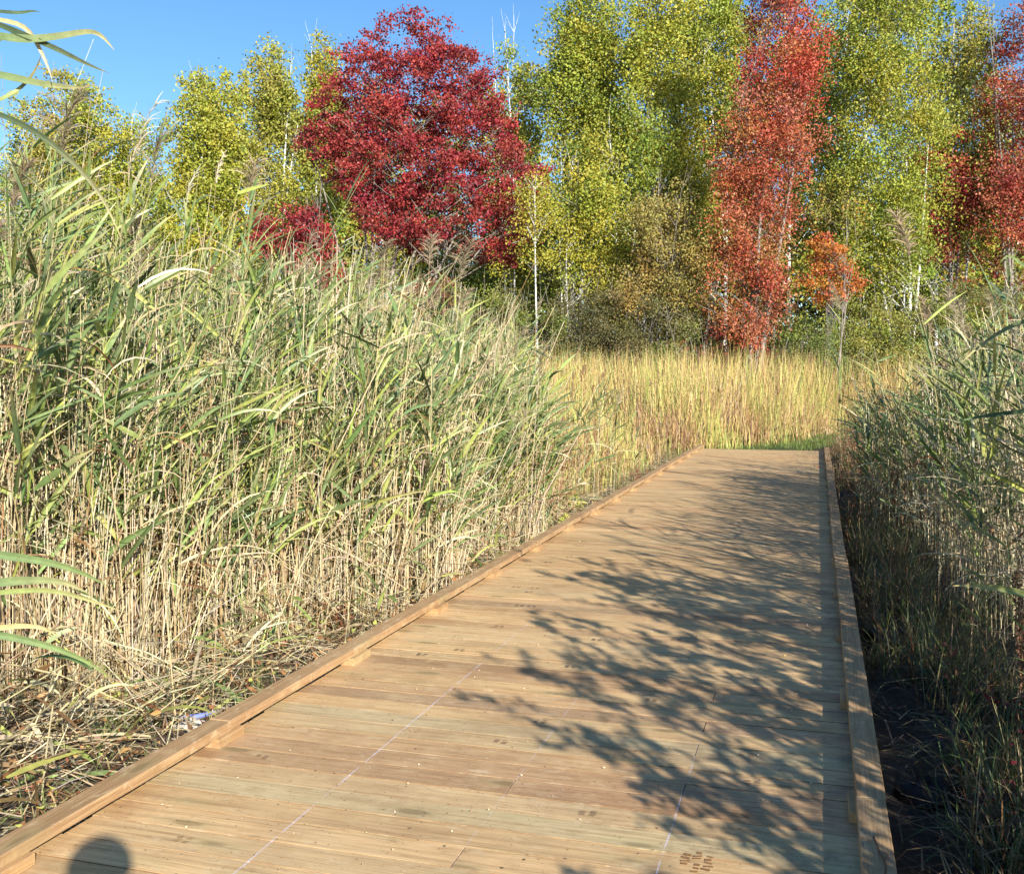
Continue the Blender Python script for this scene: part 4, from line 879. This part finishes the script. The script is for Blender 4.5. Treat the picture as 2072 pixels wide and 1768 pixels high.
# between gap and maple
tree('birch_tree', [(368, 150), (400, 158), (430, 140), (470, 150), (497, 200), (500, 330), (505, 600), (360, 600), (352, 420), (355, 300), (372, 250)], 36, YG, 17000, .15, 'dense yellow-green birch just right of the left sky gap', 'birch', 430, trunks=2, nclump=100, pal2=YL, clump=(.35, .8), tr=.07)
tree('birch_tree', [(500, 95), (530, 110), (560, 72), (590, 80), (605, 150), (610, 300), (600, 560), (500, 560), (490, 330), (492, 180)], 37, OL + YG, 9500, .15, 'olive-tan birch with white trunks left of the crimson maple', 'birch', 560, trunks=3, nclump=80, clump=(.3, .65), tr=.08, lead=[(545, 200), (590, 130), (600, 250)])
tree('birch_tree', [(625, 90), (650, 65), (685, 70), (692, 130), (700, 300), (690, 470), (610, 460), (605, 300), (612, 170)], 38, YG, 8500, .15, 'bright yellow-green birch touching the left side of the crimson maple', 'birch', 640, trunks=2, nclump=60, pal2=YL, clump=(.3, .65), tr=.07)
# crimson maple
mp_poly = [(588, 305), (598, 258), (640, 235), (655, 178), (690, 118), (740, 92), (800, 68), (870, 60), (930, 66), (975, 105), (1000, 150), (1030, 215), (1075, 285), (1118, 340), (1112, 400), (1088, 500), (1040, 535), (960, 530), (880, 520), (800, 505), (740, 490), (705, 440), (690, 385), (645, 335)]
mt = tree('maple_tree', mp_poly, 31, RD, 40000, .115, 'big crimson maple with spreading grey limbs', 'maple', 748, bark=M_BARK, trunks=7, tr=.085, stray=0, clump=(.24, .42), nclump=700, elong=.8, tuft=.75, depth=.42, twigs=120,
          lead=[(625, 285), (700, 180), (775, 110), (870, 100), (960, 170), (1010, 290), (1060, 400)], pal2=[(.42, .08, .05), (.3, .1, .06)], wleaf=.85, droop=0)
tree('maple_tree', [(575, 430), (620, 415), (665, 440), (680, 520), (690, 590), (650, 600), (600, 560), (570, 500)], 27, RD, 4200, .10, 'small crimson maple sapling low under the big maple on its left', 'maple', 640, bark=M_BARK, trunks=3, tr=.025, clump=(.15, .35), nclump=50, twigs=25, elong=.8)
tree('maple_tree', [(510, 430), (540, 425), (560, 460), (555, 520), (520, 520)], 27, RD, 1300, .10, 'tiny crimson sapling left of the other low one', 'maple', 535, bark=M_BARK, trunks=2, tr=.02, clump=(.12, .25), nclump=22, twigs=12, elong=.8)
# thin birch with bare tops and the small yellow one
tree('birch_tree', colpoly(1040, 92, 92, 560), 37, YG, 8000, .14, 'thin birch with bare white tops right of the crimson maple', 'birch', 1040, trunks=3, nclump=60, clump=(.28, .55), tr=.05, lead=[(998, 90), (1022, 70), (1040, 60)], pal2=YL)
tree('birch_tree', [(1040, 370), (1085, 350), (1125, 390), (1125, 480), (1105, 550), (1050, 540), (1040, 430)], 29, YL + YG, 2000, .10, 'small yellow birch with a bright white trunk beside the maple', 'birch', 1094, nclump=44, clump=(.15, .4), tr=.045, elong=1.1, twigs=16, lead=[(1082, 385)], stray=.4)
# big stand
tree('birch_tree', [(1120, 5), (1160, -40), (1230, -60), (1260, 40), (1250, 220), (1262, 420), (1240, 560), (1140, 560), (1118, 400), (1128, 280), (1088, 200), (1085, 130), (1100, 70)], 35, YG + GR, 23000, .14, 'leftmost tree of the tall birch stand, its edge against the sky', 'birch', 1190, trunks=3, nclump=120, pal2=YL, clump=(.35, .85), tr=.09)
tree('birch_tree', colpoly(1330, 190, -90, 570, wob=.16), 34, YG, 24000, .14, 'broad yellow-green birch in the middle of the tall stand', 'birch', 1315, trunks=3, nclump=120, pal2=YL, clump=(.35, .85), tr=.09)
tree('birch_tree', colpoly(1250, 150, 200, 600), 32.5, GR, 11000, .13, 'shorter dark green birch in front of the tall stand', 'birch', 1255, trunks=2, nclump=80, pal2=YL, clump=(.3, .65), tr=.06)
tree('birch_tree', colpoly(1425, 160, -70, 600, wob=.16), 35, GR + YG, 18000, .14, 'tall birch with visible white trunk left of the scarlet maple', 'birch', 1455, trunks=2, nclump=100, clump=(.35, .8), tr=.10, pal2=YL, lead=[(1462, 60), (1420, 120)])
tree('birch_tree', colpoly(1190, 130, 330, 600), 31, YG, 7000, .12, 'low bright green birch at the foot of the tall stand', 'birch', 1180, trunks=2, nclump=60, pal2=YL, clump=(.25, .5), tr=.05)
tree('alder_tree', colpoly(1345, 150, 370, 640), 29.5, OL + [(.24, .17, .07)], 9500, .10, 'brownish olive small tree below the tall stand', 'alder', 1350, bark=M_BARK, trunks=4, nclump=80, clump=(.2, .45), tr=.035, pal2=[(.45, .2, .05)])
# scarlet maple
tree('maple_tree', [(1505, -80), (1560, -120), (1640, -100), (1672, 0), (1690, 90), (1668, 170), (1640, 230), (1650, 330), (1620, 430), (1590, 520), (1600, 690), (1500, 705), (1420, 680), (1425, 500), (1420, 420), (1450, 330), (1460, 240), (1480, 150), (1510, 80)], 28.5, RO, 30000, .10,
     'tall scarlet-orange maple reaching out of the top of the picture', 'maple', 1530, bark=M_BARK, trunks=5, nclump=190, clump=(.25, .55), tr=.08, elong=1.1, pal2=[(.55, .3, .22), (.5, .28, .05), (.3, .3, .06)], stray=.16, twigs=90, paltop=[(.48, .055, .04), (.42, .045, .035), (.52, .10, .045), (.34, .035, .03)], depth=.42, lead=[(1560, 0), (1600, 40), (1510, 240), (1480, 330), (1640, 180)])
tree('birch_tree', colpoly(1665, 130, 20, 560), 34, GR, 9000, .14, 'dark green birch showing behind the right edge of the scarlet maple', 'birch', 1660, trunks=2, nclump=60, clump=(.35, .75), pal2=YL)
# right birches
tree('birch_tree', [(1680, 60), (1700, -60), (1790, -100), (1880, -80), (1905, 20), (1900, 150), (1915, 300), (1890, 480), (1850, 590), (1720, 600), (1660, 520), (1650, 400), (1680, 250)], 31, YG + GR, 30000, .115, 'large multi-stemmed birch right of the scarlet maple, white stems showing', 'birch', 1830, trunks=4, nclump=150, clump=(.3, .7), tr=.075, pal2=YL,
     lead=[(1800, 160), (1885, 220), (1830, 150), (1740, 120)])
tree('birch_tree', colpoly(1940, 120, 0, 540), 33, OL + YG, 12000, .13, 'thin-crowned birch between the large birch and the red trees', 'birch', 1935, trunks=2, nclump=80, clump=(.3, .65), tr=.07)
tree('maple_tree', colpoly(1900, 110, 260, 540), 32.5, RO[1:4] + RD[:2] + GR[:1], 6500, .12, 'dark red maple glimpsed behind the right birches', 'maple', 1905, bark=M_BARK, trunks=2, nclump=60, clump=(.25, .5), elong=1)
tree('maple_tree', [(2020, 60), (2060, -10), (2160, -20), (2190, 560), (2000, 560), (1965, 490), (1960, 400), (1995, 300), (2005, 180)], 31, RO + RO + RD, 17000, .115, 'red maple filling the right edge of the picture', 'maple', 2060, bark=M_BARK, trunks=4, nclump=140, clump=(.28, .6), tr=.07, elong=1.1)
tree('maple_tree', [(1630, 500), (1665, 470), (1705, 475), (1740, 530), (1745, 600), (1700, 620), (1640, 612), (1615, 560), (1640, 525)], 27.5, OR_ + RO[:2], 2500, .095, 'small glowing orange maple below the right birches', 'maple', 1690, bark=M_BARK, trunks=2, nclump=60, clump=(.12, .28), tr=.03, elong=.7, twigs=30, stray=.3, tuft=.7)
tree('maple_tree', colpoly(1690, 80, 340, 470), 30.5, OR_[:1] + OL + GR, 1500, .10, 'orange-yellow leaved young maple above the small orange one', 'maple', 1700, bark=M_BARK, trunks=2, nclump=34, clump=(.18, .4), tr=.035, twigs=16)
# far-off wood closing the horizon
nw = 150000; ww = Geo(); X = rng.uniform(-75, 95, nw); Y = 82 + rng.normal(0, 5, nw)
hh = (15.5 - 4.5 * np.exp(-((X + 27.5) / 4.5) ** 2) + 1.5 * np.sin(X * .35) + 2 * np.sin(X * 1.1 + 1) + 1.2 * np.sin(X * 2.7)) 
Z = GZ + hh * rng.random(nw) ** 1.15; D = rng.normal(size=(nw, 3)); D /= np.linalg.norm(D, axis=1, keepdims=True)
blk_ = (np.floor(X / 3.1) * 7919 % 5).astype(int); cw_ = .62 * np.array([(.14, .17, .04), (.2, .2, .05), (.24, .2, .07), (.11, .14, .04), (.26, .22, .05)])[blk_] * (1 + rng.normal(0, .2, (nw, 1)))
ww.diamonds(np.stack([X, Y, Z], 1), rng.uniform(.35, .8, nw), rng.uniform(.25, .5, nw), D, np.clip(cw_, .01, .6))
tag(ww.build('far_woods', M_TREE), 'far-off green and olive wood seen between the trunks', 'woods', kind='stuff')
# ------------------------------------------------------------------ shrubs
BR = [(.14, .11, .05), (.18, .14, .06), (.12, .13, .04), (.22, .19, .07), (.09, .10, .035)]
def shrub(cx, w, top, bot, Yd, pal, nl, leaf, label, bark=M_BARK, trunks=5, **kw):
    Yd = max(Yd, 29.6)
    tree('shrub', colpoly(cx, w, top + 35, 830, wob=.25), Yd, pal, int(nl * 1.25), leaf, label, 'shrub', cx, bark=bark, trunks=trunks, nclump=max(20, nl // 110), clump=(.15, .4), tr=.016, elong=.9, twigs=14, depth=.6, toptw=2, **kw)
shrub(1080, 150, 540, 720, 27, BR + GR, 5200, .08, 'olive brush under the small yellow birch')
shrub(1190, 150, 530, 720, 27.5, BR, 4600, .08, 'grey-brown twiggy brush behind the left part of the cattails')
shrub(1290, 150, 510, 720, 27, BR + OL, 5000, .08, 'brown-olive brush below the brownish small tree')
shrub(1385, 120, 540, 720, 27, BR + GR, 4200, .08, 'dull green brush left of the orange-red shrub')
shrub(1420, 110, 540, 700, 26, RO + GR + BR, 3600, .08, 'shrub with scattered orange-red leaves and grey bare stems')
shrub(1480, 110, 590, 710, 26.5, RD + BR, 3200, .08, 'dark red leaved shrub at the foot of the scarlet maple')
shrub(1560, 130, 600, 720, 27, BR + GR, 3800, .08, 'mixed green-brown brush right below the scarlet maple')
shrub(1600, 200, 610, 720, 25.5, BR + GR[:2], 5200, .08, 'dark mixed brush between the scarlet maple and the orange maple')
shrub(1240, 220, 560, 720, 25.5, BR, 5600, .08, 'dark grey-brown thicket below the tall birch stand')
shrub(1640, 170, 605, 720, 25.5, [(.19, .25, .06), (.13, .18, .05), (.24, .28, .08)], 6000, .075, 'bright green low shrub behind the cattails')
shrub(1740, 150, 560, 720, 27, GR + OL, 5200, .08, 'green shrub right of the orange maple')
shrub(1840, 160, 540, 720, 27, GR + OL, 5600, .08, 'dense green-olive shrub below the right birches')
shrub(1950, 180, 520, 720, 27, GR + BR, 5600, .08, 'olive shrub beneath the red trees at the right')
shrub(2070, 180, 500, 720, 27, GR + RD, 4800, .08, 'shrub with red flecks at the right edge')
shrub(960, 150, 520, 700, 28, BR + GR, 4600, .08, 'brown brush below the right half of the crimson maple')
shrub(850, 150, 500, 700, 28, BR + RD, 4200, .08, 'brush with a few red leaves under the crimson maple')
shrub(740, 150, 500, 700, 29, BR + OL, 4200, .08, 'brush behind the reeds left of the maple trunks')
shrub(450, 200, 500, 700, 30, GR + YG, 5200, .09, 'green undergrowth beneath the first birches right of the sky gap')
shrub(250, 220, 480, 700, 31, GR + OL, 5200, .09, 'green undergrowth beneath the far left birches')
shrub(60, 220, 470, 700, 31, GR + OL, 4600, .09, 'undergrowth at the far left edge behind the reeds')
shrub(600, 140, 500, 700, 29, OL + BR, 4000, .09, 'olive undergrowth between the birches and the crimson saplings')
# bare grey bushes
def bare(cx, top, Yd, n, spread, label):
    Yd = max(Yd * 1.28, 37.5); spread *= 1.4
    b = at(cx, 884, Yd); b[2] = GZ; r = empty('bare_bush', tuple(b)); g = Geo(); ht = at(cx, top, Yd)[2] - GZ
    for _ in range(n):
        tip = np.array([rng.normal(0, spread), rng.normal(0, spread), ht * rng.uniform(.7, 1)]); Pq = limb(g, np.array([rng.normal(0, .05), rng.normal(0, .05), 0]), tip, .028, .006, 0, 9, 5, .08)
        for k in range(5):
            f = rng.integers(3, 8); limb(g, Pq[f], Pq[f] + np.array([rng.normal(0, .4), rng.normal(0, .4), rng.uniform(.2, .8)]), .009, .003, 0, 4, 3, .05)
    g.build('trunk', M_BARK, r, True); tag(r, label, 'bush')
bare(1415, 560, 25.5, 8, .45, 'bare grey bush of forked stems behind the cattails')
bare(1610, 500, 26, 2, .2, 'thin bare grey sapling beside the scarlet maple')
bare(1560, 590, 25.6, 4, .35, 'low bare stems at the foot of the scarlet maple')

# ------------------------------------------------------------------ the photographer (casts the head shadow on the planks)
def person():
    C0 = np.array([.125, -.26])
    J = {'pelvis': (.0, -.05, .93), 'waist': (0, -.04, 1.08), 'chest': (0, -.04, 1.28), 'neck0': (0, -.03, 1.42), 'neck': (0, -.015, 1.49), 'head0': (0, 0, 1.565), 'head1': (0, 0, 1.63)}
    V = []; R = []; E = []
    def v(p, r): V.append((C0[0] + p[0], C0[1] + p[1], p[2])); R.append(r); return len(V) - 1
    a = v(J['pelvis'], (.16, .12)); b = v(J['waist'], (.145, .11)); c_ = v(J['chest'], (.165, .12)); d = v(J['neck0'], (.08, .07)); e = v(J['neck'], (.055, .055)); f = v(J['head0'], (.082, .095)); h = v(J['head1'], (.078, .092))
    E.extend([(a, b), (b, c_), (c_, d), (d, e), (e, f), (f, h)])
    for s in (-1, 1):
        hp = v((s * .1, -.05, .88), (.09, .09)); kn = v((s * .12, -.03, .48), (.058, .058)); an = v((s * .13, -.06, .10), (.04, .04)); ft = v((s * .14, .08, .045), (.045, .035))
        E.extend([(a, hp), (hp, kn), (kn, an), (an, ft)])
        sh = v((s * .18, -.04, 1.38), (.062, .062)); elb = v((s * .2, .02, 1.12), (.045, .045)); wr = v((s * .05 - C0[0] * 0.9, .20, 1.37), (.028, .028)); pa = v((s * .045 - C0[0], .235, 1.42), (.036, .02))
        E.extend([(c_, sh), (sh, elb), (elb, wr), (wr, pa)])
        for k in range(5):
            ang = (k - 2) * .012
            f1_ = v((s * .045 - C0[0] + ang, .243, 1.455 - abs(k - 2) * .006), (.009, .009)); f2_ = v((s * .03 - C0[0] + ang * .7, .236, 1.475 - abs(k - 2) * .006), (.008, .008)); E.extend([(pa, f1_), (f1_, f2_)])
    m = bpy.data.meshes.new('person'); m.from_pydata(V, E, []); m.update()
    o = bpy.data.objects.new('person', m); COL.objects.link(o)
    md = o.modifiers.new('skin', 'SKIN'); sv = m.skin_vertices[0].data
    for i, r in enumerate(R): sv[i].radius = r
    sv[0].use_root = True
    o.modifiers.new('sub', 'SUBSURF').levels = 2; o.modifiers['sub'].render_levels = 2
    mm = bpy.data.materials.new('jacket'); mm.use_nodes = True; mm.node_tree.nodes['Principled BSDF'].inputs['Base Color'].default_value = (.05, .07, .1, 1); mm.node_tree.nodes['Principled BSDF'].inputs['Roughness'].default_value = .9
    m.materials.append(mm); tag(o, 'person standing on the planks holding up a phone, seen only as a shadow', 'person')
    g = Geo(); nu, nv = 24, 10; th = np.linspace(0, math.pi * .55, nv); ph = np.linspace(0, 2 * math.pi, nu, endpoint=False); T, Pn = np.meshgrid(th, ph, indexing='ij')
    Vv = np.stack([C0[0] + .095 * np.sin(T) * np.cos(Pn), C0[1] + .11 * np.sin(T) * np.sin(Pn), 1.60 + .10 * np.cos(T)], -1)
    idx = np.arange(nv * nu).reshape(nv, nu); j = np.roll(idx, -1, 1); g.add(Vv, np.stack([idx[:-1], j[:-1], j[1:], idx[1:]], -1), (.12, .06, .03)); g.build('hair', M_MISC, o, True)
    g = Geo(); g.box((-.036, -.030, 1.375), (.036, -.022, 1.52), (.02, .02, .022), None, .002); p = g.build('phone', M_MISC); tag(p, 'dark phone held up in both hands of the person', 'phone')
person()

# ------------------------------------------------------------------ light, sky, camera
el = math.asin(SUN[2]); azm = math.atan2(SUN[0], SUN[1])
L = bpy.data.lights.new('sun', 'SUN'); L.energy = 4.6; L.angle = math.radians(.53); L.color = (1, .945, .84)
lo = bpy.data.objects.new('sun', L); COL.objects.link(lo)
from mathutils import Vector
lo.rotation_euler = Vector(tuple(SUN)).to_track_quat('Z', 'Y').to_euler()
w = bpy.data.worlds.new('World'); scn.world = w; w.use_nodes = True; nt = w.node_tree; nt.nodes.clear()
sk = nt.nodes.new('ShaderNodeTexSky'); sk.sky_type = 'NISHITA'; sk.sun_disc = False; sk.sun_elevation = el; sk.sun_rotation = azm
sk.air_density = 1.0; sk.dust_density = .15; sk.ozone_density = 3.2; sk.altitude = 50
bg = nt.nodes.new('ShaderNodeBackground'); bg.inputs['Strength'].default_value = .094
ow = nt.nodes.new('ShaderNodeOutputWorld'); hs = nt.nodes.new('ShaderNodeHueSaturation'); hs.inputs['Saturation'].default_value = 1.18; nt.links.new(sk.outputs[0], hs.inputs['Color']); nt.links.new(hs.outputs[0], bg.inputs[0]); nt.links.new(bg.outputs[0], ow.inputs[0])
cam = bpy.data.cameras.new('camera'); co = bpy.data.objects.new('camera', cam); COL.objects.link(co)
cam.lens = 36.0; cam.sensor_width = 36.0; cam.sensor_fit = 'HORIZONTAL'; cam.clip_end = 3000; cam.clip_start = .05
co.location = (0, 0, EYE); co.rotation_euler = (math.pi / 2 - TH, 0, 0); scn.camera = co
scn.view_settings.view_transform = 'Standard'; scn.view_settings.look = 'None'; scn.view_settings.exposure = 1.0; scn.view_settings.gamma = 1
cy = scn.cycles; cy.max_bounces = 6; cy.diffuse_bounces = 3; cy.glossy_bounces = 2; cy.transmission_bounces = 3; cy.transparent_max_bounces = 4
